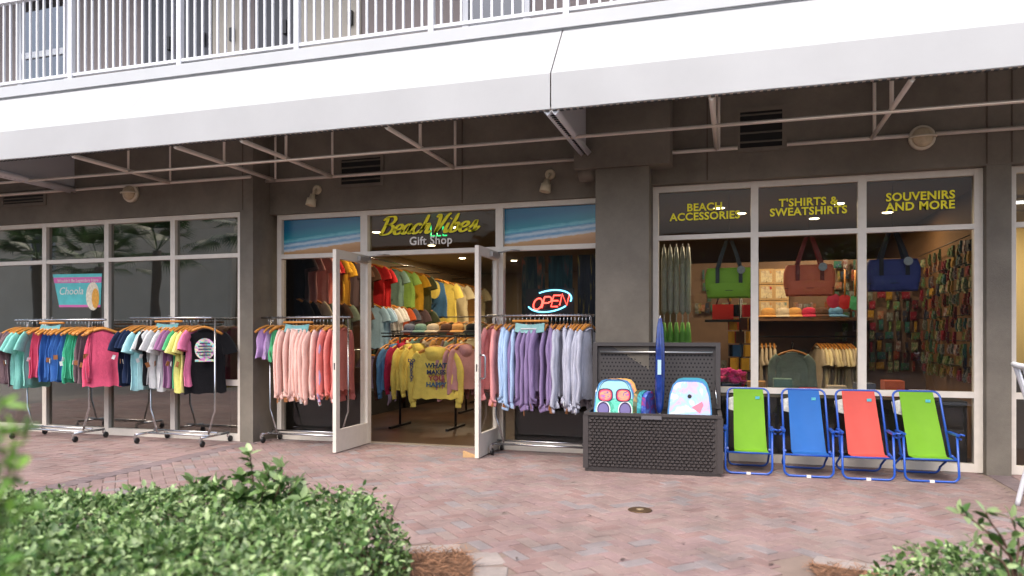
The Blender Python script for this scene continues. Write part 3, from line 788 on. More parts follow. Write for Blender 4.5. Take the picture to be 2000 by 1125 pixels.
# rack 2
r2y = 7.77
rack('chrome rolling rack of t-shirts beside the left pilaster', -7.30, -6.30, 7.50, 8.02, 1.605, X(255, r2y), X(415, r2y), 'r2')
it = [(262,'tee','navy'),(271,'tee','navy'),(279,'tee','navy'),(287,'tee','aqua'),(296,'tee','aqua'),(304,'tee','black'),(311,'tee','ash'),(318,'tee','ash'),(326,'tee','ash'),(334,'tee','ash'),(342,'tee','ash'),(350,'tee','plum'),(358,'tee','plum'),(365,'tee','green'),(372,'tee','lemon'),(379,'tee','lemon'),(387,'tee','hotpink')]
fill('the rack beside the left pilaster', 1.605, r2y, it, 1.02, 'clothes on the rack beside the left pilaster')
bt = hang('tee', FAB['black'], (X(402, r2y), r2y-0.03, 1.605), math.pi/2-D2R(44), 'black t-shirt with round pastel back print at the front of its rack', 'clothes on the rack beside the left pilaster', 1.06)
def print_mat():
    m = bpy.data.materials.new('pastel_print'); m.use_nodes = True; t = m.node_tree; b = t.nodes['Principled BSDF']; b.inputs['Roughness'].default_value = 0.8
    tc = t.nodes.new('ShaderNodeTexCoord'); n = t.nodes.new('ShaderNodeTexNoise'); n.inputs['Scale'].default_value = 3.2; n.inputs['Detail'].default_value = 2
    mp = t.nodes.new('ShaderNodeMapping'); mp.inputs['Scale'].default_value = (1, 1, 4)
    r = t.nodes.new('ShaderNodeValToRGB'); e = r.color_ramp.elements
    e[0].position = 0.3; e[0].color = (*srgb(235,120,180),1); e[1].position = 0.7; e[1].color = (*srgb(120,190,235),1)
    for p, c in ((0.42,(190,150,220)),(0.5,(245,225,150)),(0.58,(130,220,200))):
        q = e.new(p); q.color = (*srgb(*c),1)
    t.links.new(tc.outputs['Generated'], mp.inputs[0]); t.links.new(mp.outputs[0], n.inputs['Vector']); t.links.new(n.outputs['Fac'], r.inputs[0]); t.links.new(r.outputs[0], b.inputs['Base Color'])
    return m
M_print = print_mat()
mb = MB()
def disc(u, v):
    a = 2*math.pi*u; rr = 0.118*v; x = rr*math.cos(a); z = -0.36+rr*math.sin(a)*1.05
    return (x, -0.078+0.01*math.sin(x*40), z)
mb.grid(disc, 28, 5, wrap=True)
mb.box(-0.115, 0.115, -0.084, -0.078, -0.505, -0.478)
mb.build('back_print', M_print, bt, fix=False)
mb = MB()
for k, wd in enumerate((0.08, 0.11, 0.10, 0.13, 0.09)): mb.box(-wd*0.75, wd*0.75, -0.0925, -0.0905, -0.30-0.034*k, -0.288-0.034*k)
mb.build('print_lettering', mat('print_dark', srgb(40,40,80), 0.8), bt)
sign_hanger((X(335, r2y), r2y-0.05, 1.615), 0.0, 'wooden bar with teal sign on the rack beside the left pilaster')
# rack 3, left of the door
r3y = 8.20
rack('chrome rolling rack of blush sweatshirts left of the open door', -5.80, -4.66, 8.02, 8.38, 1.61, X(511, r3y), X(684, r3y), 'r3')
it = [(524,'shorts','lavender'),(533,'shorts','lavender'),(543,'shorts','green'),(551,'shorts','green')] + [(566+6.6*k,'sweat','blush') for k in range(11)] + [(640,'sweat','lilac'),(647,'sweat','coral'),(654,'sweat','coral'),(662,'sweat','coral'),(670,'sweat','coral')]
fill('the rack left of the door', 1.61, r3y, it, 1.0, 'clothes on the rack left of the door')
sign_hanger((X(598, r3y), r3y-0.18, 1.60), 0.0, 'wooden bar with teal sign on the rack left of the door')
# rack 4, right of the door
r4y = 8.17
rack('chrome rolling rack of purple and grey sweatshirts right of the open door', -2.70, -1.56, 8.0, 8.36, 1.61, X(950, r4y), X(1160, r4y), 'r4')
it = [(962,'sweat','salmon'),(970,'sweat','salmon'),(979,'sweat','salmon'),(988,'sweat','sky'),(996,'sweat','sky'),(1004,'sweat','sky'),(1012,'sweat','sky')] + [(1020+8.2*k,'sweat','violet') for k in range(9)] + [(1094+7.2*k,'sweat','heather') for k in range(8)]
fill('the rack right of the door', 1.61, r4y, it, 1.0, 'clothes on the rack right of the door')
hang('sweat', FAB['heather'], (X(1152, r4y), r4y-0.02, 1.61), math.pi/2-D2R(20), 'heather grey sweatshirt turned outward at the right end of its rack', 'clothes on the rack right of the door')
sign_hanger((X(1045, r4y), r4y-0.2, 1.60), 0.0, 'wooden bar with teal sign on the rack right of the door')

# ================================================================== INSIDE THE DOOR
WX = -6.25
def yat(px, x=WX):
    d = ray(px, 600); return x*d.y/d.x
def wallrail(z, y0, y1, label):
    t = thing('wall_rail', label, 'clothes rail', (WX, (y0+y1)/2, z))
    MB().tube([(0,-(y1-y0)/2,0),(0,(y1-y0)/2,0)], 0.016, 8).build('rail', M_chrome, t)
    for k in range(5):
        yy = -(y1-y0)/2 + (k+0.5)*(y1-y0)/5
        MB().tube([(0,yy,0),(-0.49,yy,0.0)], 0.012, 6).build('bracket', M_black, t)
wallrail(2.76, 9.3, 17.8, 'upper chrome wall rail of shirts inside the shop')
wallrail(2.05, 9.3, 17.8, 'middle chrome wall rail of shirts inside the shop')
wallrail(1.12, 9.3, 17.8, 'lower chrome wall rail of shirts inside the shop')
inw = 'shirts on the left wall inside the shop'
rowA = [(565,'black'),(575,'mauve'),(592,'rose'),(612,'rose'),(622,'coral'),(634,'red'),(648,'gold'),(660,'gold'),(676,'mauve'),(692,'brown'),(706,'brown'),(728,'red'),(742,'red'),(768,'sage'),(788,'lime'),(806,'gold'),(822,'multi')]
rowB = [(568,'black'),(585,'black'),(604,'linen'),(624,'olive'),(645,'brown'),(665,'olive'),(690,'brown'),(726,'paleblue'),(734,'paleblue'),(742,'sky'),(750,'white'),(758,'white'),(766,'white'),(776,'orange'),(790,'steel'),(808,'mauve'),(826,'multi')]
rowC = [(728,'purple'),(744,'purple'),(758,'brown')]
for z, row, nme, kd in ((2.76,rowA,'upper','tee'),(2.05,rowB,'middle','tee'),(1.12,rowC,'lower','sweat')):
    cnt = {}
    for px, cname in row:
        i = cnt.get(cname, 0); cnt[cname] = i+1
        hang(kd, FAB[cname], (WX, yat(px), z), D2R(R.uniform(-5,5)), '%s %s %s along the %s wall rail inside' % (ORD[i], CW.get(cname, cname), KN[kd][2], nme), inw, 1.0, hook=False)
for px, cname, lb in ((852,'denim','blue and yellow tie-dye tank on the upper rail through the doorway'),(868,'butter','yellow shirt behind the tie-dye tank in the doorway'),(888,'cream','cream printed shirt on the upper rail through the doorway'),(906,'tan','orange-tan shirt on the upper rail through the doorway'),(924,'cream','cream shirt deepest on the upper rail through the doorway')):
    t = hang('tank' if cname == 'denim' else 'tee', FAB[cname], (WX, yat(px), 2.72), 0.05, lb, inw, 1.25, hook=False)
    if cname == 'denim': MB().grid(lambda u, v: (0.10*v*math.cos(6.283*u), -0.075, -0.30+0.16*v*math.sin(6.283*u)), 16, 3, wrap=True).build('tie_dye_print', fab('butter', C['butter']), t, fix=False)
    if cname == 'cream':
        mb = MB()
        for k in range(5): mb.box(-0.05+0.01*(k%2), 0.05-0.012*(k%3), -0.082, -0.080, -0.25-0.07*k, -0.21-0.07*k)
        mb.build('print_lettering', mat('print_ink', (0.03,0.03,0.03), 0.8), t)
# black display stand with hoodies in the middle of the doorway
st = thing('garment_stand', 'black metal stand of hoodies inside the doorway', 'clothes rack', (X(835, 10.1), 10.1, 0))
zc_ = 1.36
MB().tube([(-0.75,0,zc_),(0.75,0,zc_)], 0.014, 6).build('rail', M_black, st)
MB().tube([(-0.75,0.35,zc_+0.02),(0.75,0.35,zc_+0.02)], 0.014, 6).build('rail', M_black, st)
for xx in (-0.45, 0.45):
    MB().tube([(xx,0,zc_),(xx,0,0.03)], 0.018, 6).build('post', M_black, st)
    MB().box(xx-0.02, xx+0.02, -0.35, 0.35, 0.005, 0.035).build('foot', M_black, st)
MB().box(-0.78, 0.78, 0.02, 0.50, zc_+0.04, zc_+0.06).build('shelf', M_black, st)
ys_ = 10.1
for px, cname, lb in ((762,'brown','brown hoodie at the left end of the doorway stand'),(772,'cornflower','cornflower blue hoodie on the doorway stand'),(786,'crimson','crimson hoodie on the doorway stand'),(800,'butter','yellow hoodie behind the crimson one on the doorway stand'),(816,'butter','yellow hoodie seen from its sleeve on the doorway stand')):
    hang('hoodie', FAB[cname], (X(px, ys_), ys_, zc_), math.pi/2-D2R(22), lb, 'hoodies on the doorway stand', 1.05)
hd = hang('hoodie', FAB['butter'], (X(852, 9.86), 9.86, zc_-0.02), D2R(8), 'yellow hoodie with bold back lettering facing the doorway', 'hoodies on the doorway stand', 1.18)
for px, cname, lb in ((886,'rose','dusty rose hoodie right of the lettered yellow one'),(897,'rose','second dusty rose hoodie from the lettered yellow one'),(908,'rose','dusty rose hoodie at the right end of the doorway stand')):
    hang('hoodie', FAB[cname], (X(px, ys_), ys_, zc_), math.pi/2-D2R(25), lb, 'hoodies on the doorway stand', 1.05)
for k, (s_, cc, sz) in enumerate((('WHAT',(40,70,90),0.085),('MAKES',(50,60,90),0.075),('YOU',(160,70,80),0.085),('HAPPY',(40,90,120),0.08))):
    t = text_mesh('back_print', s_, sz, mat('print_%d' % k, srgb(*cc), 0.8), hd, 0.0008, bold=0.003)
    t.location = (0.03, -0.122, -0.37-0.078*k)
t = text_mesh('sleeve_print', 'DO\nM\nO\nR\nE\nO\nF', 0.055, mat('print_9', srgb(60,70,110), 0.8), hd, 0.0008, bold=0.002, line=0.75)
t.location = (-0.285, -0.062, -0.30)
# hats on the shelf
def hat(p, c, label, brim=0.15):
    t = thing('sun_hat', label, 'hat', p, R.uniform(0,6), 'hats on the shelves')
    m = fab(c, C[c])
    MB().lathe([(0.095,0.0),(0.097,0.03),(0.090,0.075),(0.07,0.10),(0.03,0.112),(0.003,0.114)], 20).build('crown', m, t)
    MB().lathe([(0.095,0.004),(0.12,-0.004),(brim,-0.022),(brim,-0.016),(0.12,0.004),(0.095,0.012)], 24).build('brim', m, t)
for px, c, lb in ((800,'steel','grey-blue bucket hat on the doorway stand shelf'),(822,'sage','green hat on the doorway stand shelf'),(846,'linen','pale straw hat on the doorway stand shelf'),(872,'brown','maroon-brown cap on the doorway stand shelf'),(895,'tan','tan hat on the doorway stand shelf'),(922,'black','black hat at the right of the doorway stand shelf')):
    hat((X(px, 10.4), 10.4, zc_+0.085), c, lb)
# dark counter/bins under the wall rows
for k in range(5):
    tag(MB().box(-6.74, -5.95, 9.2+1.7*k, 10.8+1.7*k, 0.006, 0.42).build('storage_bin', M_dark), ['low black storage bin under the %s stretch of the left wall rails' % ORD[k], ][0], 'bin', 'bins under the wall rails')
for q, (yy, zz, p0, cols_, lbn) in enumerate(((12.3, 1.45, 740, ['brown','multi','steel','tan','red','cream','sage','brown','linen','tan','mauve','olive','gold','cream'], 'second'), (14.2, 1.75, 770, ['cream','tan','gold','linen','brown','cream','tan','multi','orange','linen','cream','sage'], 'third'))):
    st2 = thing('garment_stand', 'black metal stand of clothes, %s from the doorway' % lbn, 'clothes rack', (X(p0+90, yy), yy, 0))
    MB().tube([(-1.0,0,zz),(1.0,0,zz)], 0.014, 6).build('rail', M_black, st2)
    for xx in (-0.8, 0.8):
        MB().tube([(xx,0,zz),(xx,0,0.03)], 0.018, 6).build('post', M_black, st2); MB().box(xx-0.02, xx+0.02, -0.35, 0.35, 0.005, 0.035).build('foot', M_black, st2)
    for k, cname in enumerate(cols_):
        hang('tee' if q else 'sweat', FAB[cname], (st2.location.x-0.9+1.8*k/(len(cols_)-1), yy, zz), math.pi/2-D2R(R.uniform(10,40)), '%s garment from left on the %s stand from the doorway, %s' % (ORD[k], lbn, CW.get(cname, cname)), 'clothes on the inner stands', 1.0, hook=False)

# towels + OPEN sign in the sidelight right of the door
tm = []
def towel_mat(nm, c1, c2, c3, sc):
    m = bpy.data.materials.new(nm); m.use_nodes = True; t = m.node_tree; b = t.nodes['Principled BSDF']; b.inputs['Roughness'].default_value = 0.9
    tc = t.nodes.new('ShaderNodeTexCoord'); n = t.nodes.new('ShaderNodeTexNoise'); n.inputs['Scale'].default_value = sc; n.inputs['Detail'].default_value = 3; n.inputs['Distortion'].default_value = 1.2
    r = t.nodes.new('ShaderNodeValToRGB'); e = r.color_ramp.elements
    e[0].position = 0.40; e[0].color = (*srgb(*c1),1); e[1].position = 0.66; e[1].color = (*srgb(*c3),1); q = e.new(0.54); q.color = (*srgb(*c2),1)
    t.links.new(tc.outputs['Generated'], n.inputs['Vector']); t.links.new(n.outputs['Fac'], r.inputs[0]); t.links.new(r.outputs[0], b.inputs['Base Color'])
    return m
for k, (p0, p1, cs, lb) in enumerate(((1019,1064,((28,52,58),(70,80,70),(190,90,50)),'dark towel with orange swirls hanging left of the open sign'),(1071,1118,((26,56,64),(40,84,92),(120,60,50)),'dark teal towel hanging behind the open sign'),(1128,1166,((50,56,70),(64,70,80),(190,170,70)),'slate towel with yellow shells hanging right of the open sign'))):
    x0, x1 = X(p0, 8.85), X(p1, 8.85)
    mb = MB()
    fn = lambda u, v: (x0+(x1-x0)*u, 8.85+0.012*math.sin(u*14+k)*(0.3+v), 2.37-1.42*v)
    mb.grid(fn, 16, 10); mb.grid(lambda u, v: tuple(Vector(fn(u, v))+Vector((0,0.006,0))), 16, 10)
    tw = tag(mb.build('beach_towel', towel_mat('towel_%d' % k, *cs, 3.0), fix=False), lb, 'towel', 'towels in the sidelight')
op = thing('open_sign', 'red and blue neon OPEN sign in the window right of the door', 'neon sign', wy(1073, 588, 8.60))
M_red = mat('neon_red', (0.8,0.05,0.04), 0.4, emit=(1.0,0.07,0.05), es=3.2)
M_cy = mat('neon_blue', (0.2,0.6,0.8), 0.4, emit=(0.16,0.62,0.95), es=2.2)
MB().box(-0.30, 0.30, 0.02, 0.035, -0.16, 0.155).build('backing', M_black, op)
def neon(ch, ox, pts_list):
    mb = MB()
    for pts in pts_list:
        mb.tube([((ox+0.105*p[0]+0.035*p[1]), 0.0, 0.135*p[1]-0.07+0.14*(ox)) for p in pts], 0.0085, 8)
    mb.build('neon_letter', M_red, op)
neon('O', -0.215, [[(0.5+0.5*math.cos(a), 0.5+0.5*math.sin(a)) for a in [2*math.pi*k/18 for k in range(19)]]])
neon('P', -0.095, [[(0,0),(0,1)],[(0,1),(0.6,1),(0.9,0.85),(0.9,0.6),(0.6,0.45),(0,0.45)]])
neon('E', 0.02, [[(0.8,1),(0,1),(0,0),(0.8,0)],[(0,0.52),(0.7,0.52)]])
neon('N', 0.125, [[(0,0),(0,1),(0.85,0),(0.85,1)]])
def arc(a0, a1): return [(0.272*math.cos(D2R(a)), 0.0, 0.128*math.sin(D2R(a))+0.12*0.272*math.cos(D2R(a))) for a in [a0+(a1-a0)*k/20 for k in range(21)]]
MB().tube(arc(118, -18), 0.0085, 8).build('neon_arc', M_cy, op); MB().tube(arc(195, 318), 0.0085, 8).build('neon_arc', M_cy, op)

# ================================================================== LETTERING ON GLASS
M_yel = mat('vinyl_yellow', srgb(246,234,24), 0.5)
M_shw = mat('vinyl_black', (0.012,0.010,0.008), 0.5)
M_wht = mat('vinyl_white', srgb(226,222,214), 0.5)
def glass_text(body, px, py, size, label, y=8.462, line=0.86):
    t = thing('window_lettering', label, 'lettering', wy(px, py, y))
    a = text_mesh('letters', body, size, M_yel, t, 0.0004, bold=0.0034, line=line, space=1.06)
    b = text_mesh('letter_shadow', body, size, M_shw, t, 0.0003, bold=0.0058, line=line, space=1.06); b.location = (-0.004, 0.0015, -0.005)
glass_text('BEACH\nACCESSORIES', 1376, 411, 0.118, 'yellow BEACH ACCESSORIES lettering on the window glass')
glass_text("T'SHIRTS &\nSWEATSHIRTS", 1578, 401, 0.116, "yellow T'SHIRTS & SWEATSHIRTS lettering on the window glass")
glass_text('SOUVENIRS\nAND MORE', 1797, 390, 0.118, 'yellow SOUVENIRS AND MORE lettering on the window glass')
# brush-script shop name
GL = {'B': (0.60, [[(0.14,0.98),(0.11,0.5),(0.05,0.0)],[(-0.06,0.80),(0.12,0.98),(0.40,1.0),(0.50,0.80),(0.36,0.58),(0.14,0.53)],[(0.14,0.53),(0.44,0.50),(0.52,0.27),(0.38,0.05),(0.14,0.0),(-0.04,0.08)]]),
 'e': (0.40, [[(0.02,0.24),(0.24,0.29),(0.35,0.42),(0.25,0.54),(0.1,0.45),(0.03,0.22),(0.12,0.02),(0.28,0.04),(0.44,0.22)]]),
 'a': (0.47, [[(0.37,0.44),(0.25,0.54),(0.09,0.42),(0.03,0.16),(0.11,0.01),(0.26,0.14),(0.37,0.48)],[(0.38,0.52),(0.33,0.16),(0.39,0.01),(0.50,0.16)]]),
 'c': (0.38, [[(0.33,0.43),(0.24,0.54),(0.1,0.45),(0.03,0.2),(0.12,0.01),(0.27,0.05),(0.40,0.2)]]),
 'h': (0.48, [[(0.16,1.02),(0.10,0.5),(0.03,0.0)],[(0.05,0.18),(0.2,0.46),(0.31,0.50),(0.32,0.3),(0.29,0.08),(0.37,0.0),(0.50,0.15)]]),
 ' ': (0.10, []),
 'V': (0.52, [[(0.0,0.84),(0.08,0.98),(0.15,0.88),(0.17,0.45),(0.15,0.0)],[(0.15,0.0),(0.32,0.42),(0.47,0.92),(0.60,1.04)]]),
 'i': (0.24, [[(0.10,0.52),(0.05,0.14),(0.11,0.0),(0.25,0.16)],[(0.13,0.72),(0.16,0.76)]]),
 'b': (0.42, [[(0.17,1.02),(0.09,0.5),(0.05,0.12),(0.14,0.0),(0.30,0.10),(0.36,0.36),(0.26,0.50),(0.10,0.34)]]),
 's': (0.36, [[(0.0,0.12),(0.16,0.34),(0.26,0.58),(0.29,0.36),(0.32,0.12),(0.2,0.0),(0.05,0.06)],[(0.2,0.0),(0.36,0.08),(0.50,0.26)]])}
def script(word, size, wmul, y):
    mb = MB(); ox = 0.0
    for ch in word:
        adv, strokes = GL[ch]
        for st_ in strokes:
            pts = catmull([(p[0]+ox, 0, p[1]) for p in st_], 7); n = len(pts)
            for i in range(n-1):
                pass
            L, Rr = [], []
            for i, p in enumerate(pts):
                tdir = (pts[min(i+1,n-1)]-pts[max(i-1,0)]).normalized(); nn = Vector((-tdir.z, 0, tdir.x))
                wv = (0.040+0.042*abs(tdir.z)**1.2)*wmul
                e = min(i, n-1-i)/3.0; wv *= 0.62+0.38*min(1, e)
                L.append(p+nn*wv); Rr.append(p-nn*wv)
            b = len(mb.v)
            for a_, c_ in zip(L, Rr):
                for q in (a_, c_):
                    mb.v.append(((q.x+0.30*q.z)*size, y, q.z*size))
            for i in range(n-1): mb.face((b+2*i, b+2*i+1, b+2*i+3, b+2*i+2))
        ox += adv
    return mb, ox
nm = thing('shop_name_lettering', 'yellow brush-script Beach Vibes lettering over the doors', 'lettering', wy(742, 459, 8.478))
wid = X(943, 8.478) - X(742, 8.478)
mb, wsum = script('Beach Vibes', 1.0, 1.0, 0)
SZ = 0.225; kx = wid/((wsum+0.35)*SZ)
for nm_, mm, wm, y_, dx, dz in (('letter_shadow', M_shw, 1.35, 0.003, -0.005, -0.009), ('letters', M_yel, 1.0, 0.0, 0, 0)):
    mb, _ = script('Beach Vibes', SZ, wm, y_)
    mb.v = [(v[0]*kx+dx, v[1], v[2]+dz) for v in mb.v]
    o = mb.build(nm_, mm, nm, fix=False)
gs = thing('gift_shop_lettering', 'white Gift Shop lettering below the shop name', 'lettering', wy(841, 477, 8.478))
text_mesh('letters', 'Gift Shop', 0.145, M_wht, gs, 0.0008, bold=0.0025, space=1.05)
# green neon seen behind the name
gn = thing('green_neon_light', 'small green neon light hanging behind the shop name', 'neon sign', wy(853, 452, 9.3))
mg = mat('neon_green', (0.1,0.6,0.25), 0.4, emit=(0.03,0.8,0.22), es=1.6)
for k in range(3): MB().tube([(-0.09+0.09*k,0,0.10),(-0.085+0.09*k,0,-0.06),(-0.03+0.09*k,0,-0.06)], 0.010, 6).build('neon_letter', mg, gn)
# poster in the left window
ps = thing('window_poster', 'teal and pink slanted dessert poster on the left window', 'poster', wy(152, 568, 8.112))
c4 = [wy(103, 536, 8.112), wy(199, 534, 8.112), wy(196, 600, 8.112), wy(116, 600, 8.112)]
o0 = ps.location
def quad(a, b, c, d, y, nme, m):
    mb = MB(); mb.v = [(p.x-o0.x, y, p.z-o0.z) for p in (a, b, c, d)] + [(p.x-o0.x, y+0.003, p.z-o0.z) for p in (a, b, c, d)]
    mb.face((0,1,2,3)); mb.face((7,6,5,4))
    for i in range(4): mb.face((i, 4+i, 4+(i+1)%4, (i+1)%4))
    return mb.build(nme, m, ps)
quad(*c4, 0.0, 'sheet', mat('poster_teal', srgb(90,190,190), 0.4, var=0.15, scale=6))
L = lambda a, b, t: a+(b-a)*t
quad(L(c4[0],c4[3],.10), L(c4[1],c4[2],.10), L(c4[1],c4[2],.27), L(c4[0],c4[3],.27), -0.002, 'pink_band', mat('poster_pink', srgb(214,110,170), 0.4))
quad(L(c4[0],c4[3],.93), L(c4[1],c4[2],.93), c4[2], c4[3], -0.002, 'pink_band', MATS['poster_pink'])
tx = text_mesh('lettering', "Wouldn't Be Legendary Here", 0.062, M_wht, ps, 0.0006); tx.location = (0.0, -0.004, L(c4[0],c4[3],.25).z-o0.z)
tx = text_mesh('lettering', 'Choola', 0.15, M_wht, ps, 0.0006, shear=0.2); tx.location = (-0.12, -0.004, -0.05)
mb = MB().grid(lambda u, v: (0.28+0.13*v*math.cos(6.283*u)*(0.8 if math.cos(6.283*u) > 0 else 1), -0.003, -0.08+0.20*v*math.sin(6.283*u)), 24, 3, wrap=True)
mb.build('dessert_picture', mat('poster_cream', srgb(226,214,190), 0.5, var=0.25, scale=40), ps, fix=False)
mb = MB().grid(lambda u, v: (0.32+0.065*v*math.cos(6.283*u), -0.005, -0.11+0.14*v*math.sin(6.283*u)), 24, 3, wrap=True)
mb.build('dessert_picture', mat('poster_amber', srgb(222,160,60), 0.5, var=0.3, scale=50), ps, fix=False)

def swirl_mat(nm, cols, sc, dist=1.5, stretch=(1,1,1)):
    m = bpy.data.materials.new(nm); m.use_nodes = True; t = m.node_tree; b = t.nodes['Principled BSDF']; b.inputs['Roughness'].default_value = 0.3
    tc = t.nodes.new('ShaderNodeTexCoord'); mp = t.nodes.new('ShaderNodeMapping'); mp.inputs['Scale'].default_value = stretch
    n = t.nodes.new('ShaderNodeTexNoise'); n.inputs['Scale'].default_value = sc; n.inputs['Detail'].default_value = 3; n.inputs['Distortion'].default_value = dist
    r = t.nodes.new('ShaderNodeValToRGB'); e = r.color_ramp.elements
    e[0].position = 0.30; e[0].color = (*srgb(*cols[0]),1); e[1].position = 0.70; e[1].color = (*srgb(*cols[-1]),1)
    for i, c in enumerate(cols[1:-1]):
        q = e.new(0.30+0.40*(i+1)/(len(cols)-1)); q.color = (*srgb(*c),1)
    t.links.new(tc.outputs['Object'], mp.inputs[0]); t.links.new(mp.outputs[0], n.inputs['Vector']); t.links.new(n.outputs['Fac'], r.inputs[0]); t.links.new(r.outputs[0], b.inputs['Base Color'])
    return m
# ================================================================== RIGHT WINDOW DISPLAY
def tote(px, py, c, strapc, label):
    p = wy(px, py, 8.72)
    t = thing('tote_bag', label, 'tote bag', p, 0, 'cooler totes hanging in the window')
    m = mat('tote_'+c, srgb(*strapc[0]), 0.65, var=0.06, bump=0.1, bscale=200); ms = mat('strap_'+c, srgb(*strapc[1]), 0.7)
    W, Hh, Dp = 0.265, 0.17, 0.09
    def body(u, v):
        a = 2*math.pi*u; cu, su = math.cos(a), math.sin(a)
        k = 1-0.10*max(0, v-0.6)/0.4 if v > 0.6 else 1-0.10*max(0, 0.25-v)/0.25
        return (W*k*math.copysign(abs(cu)**0.35, cu), Dp*math.copysign(abs(su)**0.5, su)*(0.75+0.35*math.sin(math.pi*min(1, v*0.8))), Hh-2*Hh*v)
    mb = MB().grid(body, 40, 12, wrap=True); n0 = len(mb.v)
    mb.face([i for i in range(40)][::-1]); mb.face([12*40+i for i in range(40)])
    mb.build('bag_body', m, t)
    def pocket(u, v):
        x = -0.225+0.45*u; e = math.sin(math.pi*u)**0.35; h = 0.0+0.155*v
        return (x, -Dp-0.012-0.035*e*math.sin(math.pi*min(0.95, max(0.05, v)))**0.6, -Hh+0.012+h*(0.85+0.15*e))
    MB().grid(pocket, 20, 8).build('front_pocket', m, t, fix=False)
    MB().tube([(-0.26,-Dp-0.005,-0.09),(0,-Dp-0.05,-0.09),(0.26,-Dp-0.005,-0.09)], 0.004, 5).build('seam', ms, t)
    for ys_, s2 in ((-Dp-0.018, 1), (Dp+0.012, -1)):
        for sx in (-1, 1):
            mb = MB()
            pts = [Vector((sx*0.125,ys_,-0.06)), Vector((sx*0.125,ys_,Hh)), Vector((sx*0.085,ys_*0.6,Hh+0.14)), Vector((sx*0.028,ys_*0.25,Hh+0.31))]
            for i in range(3):
                a, b = pts[i], pts[i+1]; h = 0.021
                mb.hexa([a+Vector((-h,-.002,0)),a+Vector((h,-.002,0)),a+Vector((h,.002,0)),a+Vector((-h,.002,0)),b+Vector((-h,-.002,0)),b+Vector((h,-.002,0)),b+Vector((h,.002,0)),b+Vector((-h,.002,0))])
            mb.build('strap', ms, t)
    MB().lathe([(0.045,-0.002),(0.045,0.002)], 14, (0.13,-Dp-0.03,Hh-0.03), 'y').build('hang_tag', mat('tag_grey', srgb(150,160,165), 0.5, var=0.2, scale=60), t)
    MB().tube([(0,0,Hh+0.31),(0,0,2.99-p.z)], 0.003, 5).build('hanging_cord', M_black, t)
tote(1424, 553, 'green', ((140,196,56),(60,68,74)), 'lime green cooler tote with dark straps hanging in window')
tote(1580, 548, 'orange', ((216,112,80),(120,46,42)), 'orange cooler tote with maroon straps hanging in window')
tote(1743, 538, 'navy', ((44,56,124),(22,24,34)), 'navy cooler tote with black straps hanging in window')
# folded umbrellas in the left pane
for k, px in enumerate((1297,1309,1321,1333,1344)):
    b = wy(px, 740, 9.15)
    t = thing('folded_umbrella', 'folded white and green umbrella, %s from the left behind the left pane' % ORD[k], 'umbrella', (b.x, 9.15, 0.78), 0, 'folded umbrellas behind the left pane')
    MB().tube([(0,0,0),(0,0,1.72)], 0.008, 6).build('pole', mat('pole_white', (0.6,0.6,0.6), 0.4), t)
    MB().lathe([(0.014,0.86),(0.036,0.90),(0.034,1.5),(0.018,1.68)], 10).build('sleeve', mat('sleeve_white', srgb(190,195,190), 0.5, var=0.15, scale=12), t)
    MB().lathe([(0.010,0.42),(0.042,0.47),(0.036,0.62),(0.018,0.76)], 10).build('canopy', mat('umb_green', srgb(120,190,80), 0.6, var=0.15), t)
# base cabinet behind lower panes
tag(MB().box(-0.83, 2.29, 8.62, 9.35, 0.006, 0.70).build('low_black_cabinet', M_dark), 'long black cabinet inside the right window', 'cabinet')
tag(MB().box(-5.7, -4.70, 8.70, 8.85, 0.006, 0.95).build('low_black_cabinet', M_dark), 'black cabinet behind the sidelight left of the door', 'cabinet')
tag(MB().box(-2.60, -1.50, 8.62, 8.74, 0.006, 0.9).build('low_black_cabinet', M_dark), 'black cabinet behind the sidelight right of the door', 'cabinet')
# red bag on stand, spinner, flowers
rb = wy(1412, 610, 9.8)
t = thing('red_handbag', 'small bright red bag displayed behind the left pane', 'bag', rb)
MB().box(-0.13,0.13,-0.05,0.05,-0.09,0.10).build('bag_body', mat('bag_red', srgb(214,40,24), 0.5, var=0.05), t)
MB().tube([(-0.08,0,0.10),(-0.05,0,0.22),(0.05,0,0.22),(0.08,0,0.10)], 0.012, 6).build('handle', M_black, t)
MB().box(-0.22,0.22,-0.12,0.12,-0.125,-0.095).build('shelf', M_dark, t)
sp = thing('souvenir_spinner', 'dark revolving stand of small souvenirs behind the left pane', 'display stand', (X(1447, 9.9), 9.9, 0.005))
MB().tube([(0,0,0),(0,0,1.85)], 0.02, 8).build('post', M_black, sp); MB().lathe([(0.26,0),(0.26,0.03),(0.03,0.05)], 20).build('foot', M_black, sp)
for lv in range(8):
    for k in range(6):
        a = k*math.pi/3+lv*0.3
        q = MB().box(-0.05,0.05,-0.02,0.02,-0.075,0.075).build('souvenir_card', FAB[R.choice(['red','gold','brown','black','cream','orange','denim'])], sp)
        q.location = (0.13*math.cos(a), 0.13*math.sin(a), 0.5+lv*0.17); q.rotation_euler = (0,0,a+math.pi/2)
fl = thing('flower_bunch', 'bunch of magenta artificial flowers low behind the left pane', 'flowers', wy(1428, 742, 9.2))
for k in range(26):
    q = MB().lathe([(0.004,0),(0.04,0.012),(0.055,0.03),(0.03,0.022),(0.006,0.012)], 9).build('blossom', mat('blossom', srgb(214,40,130), 0.6, island=0.3), fl)
    q.location = (R.uniform(-.14,.14), R.uniform(-.08,.08), R.uniform(-.06,.09)); q.rotation_euler = (R.uniform(-1,1),R.uniform(-1,1),0)
MB().box(-0.12,0.12,-0.06,0.06,-0.07-0.0,-0.03).build('pot', M_dark, fl)
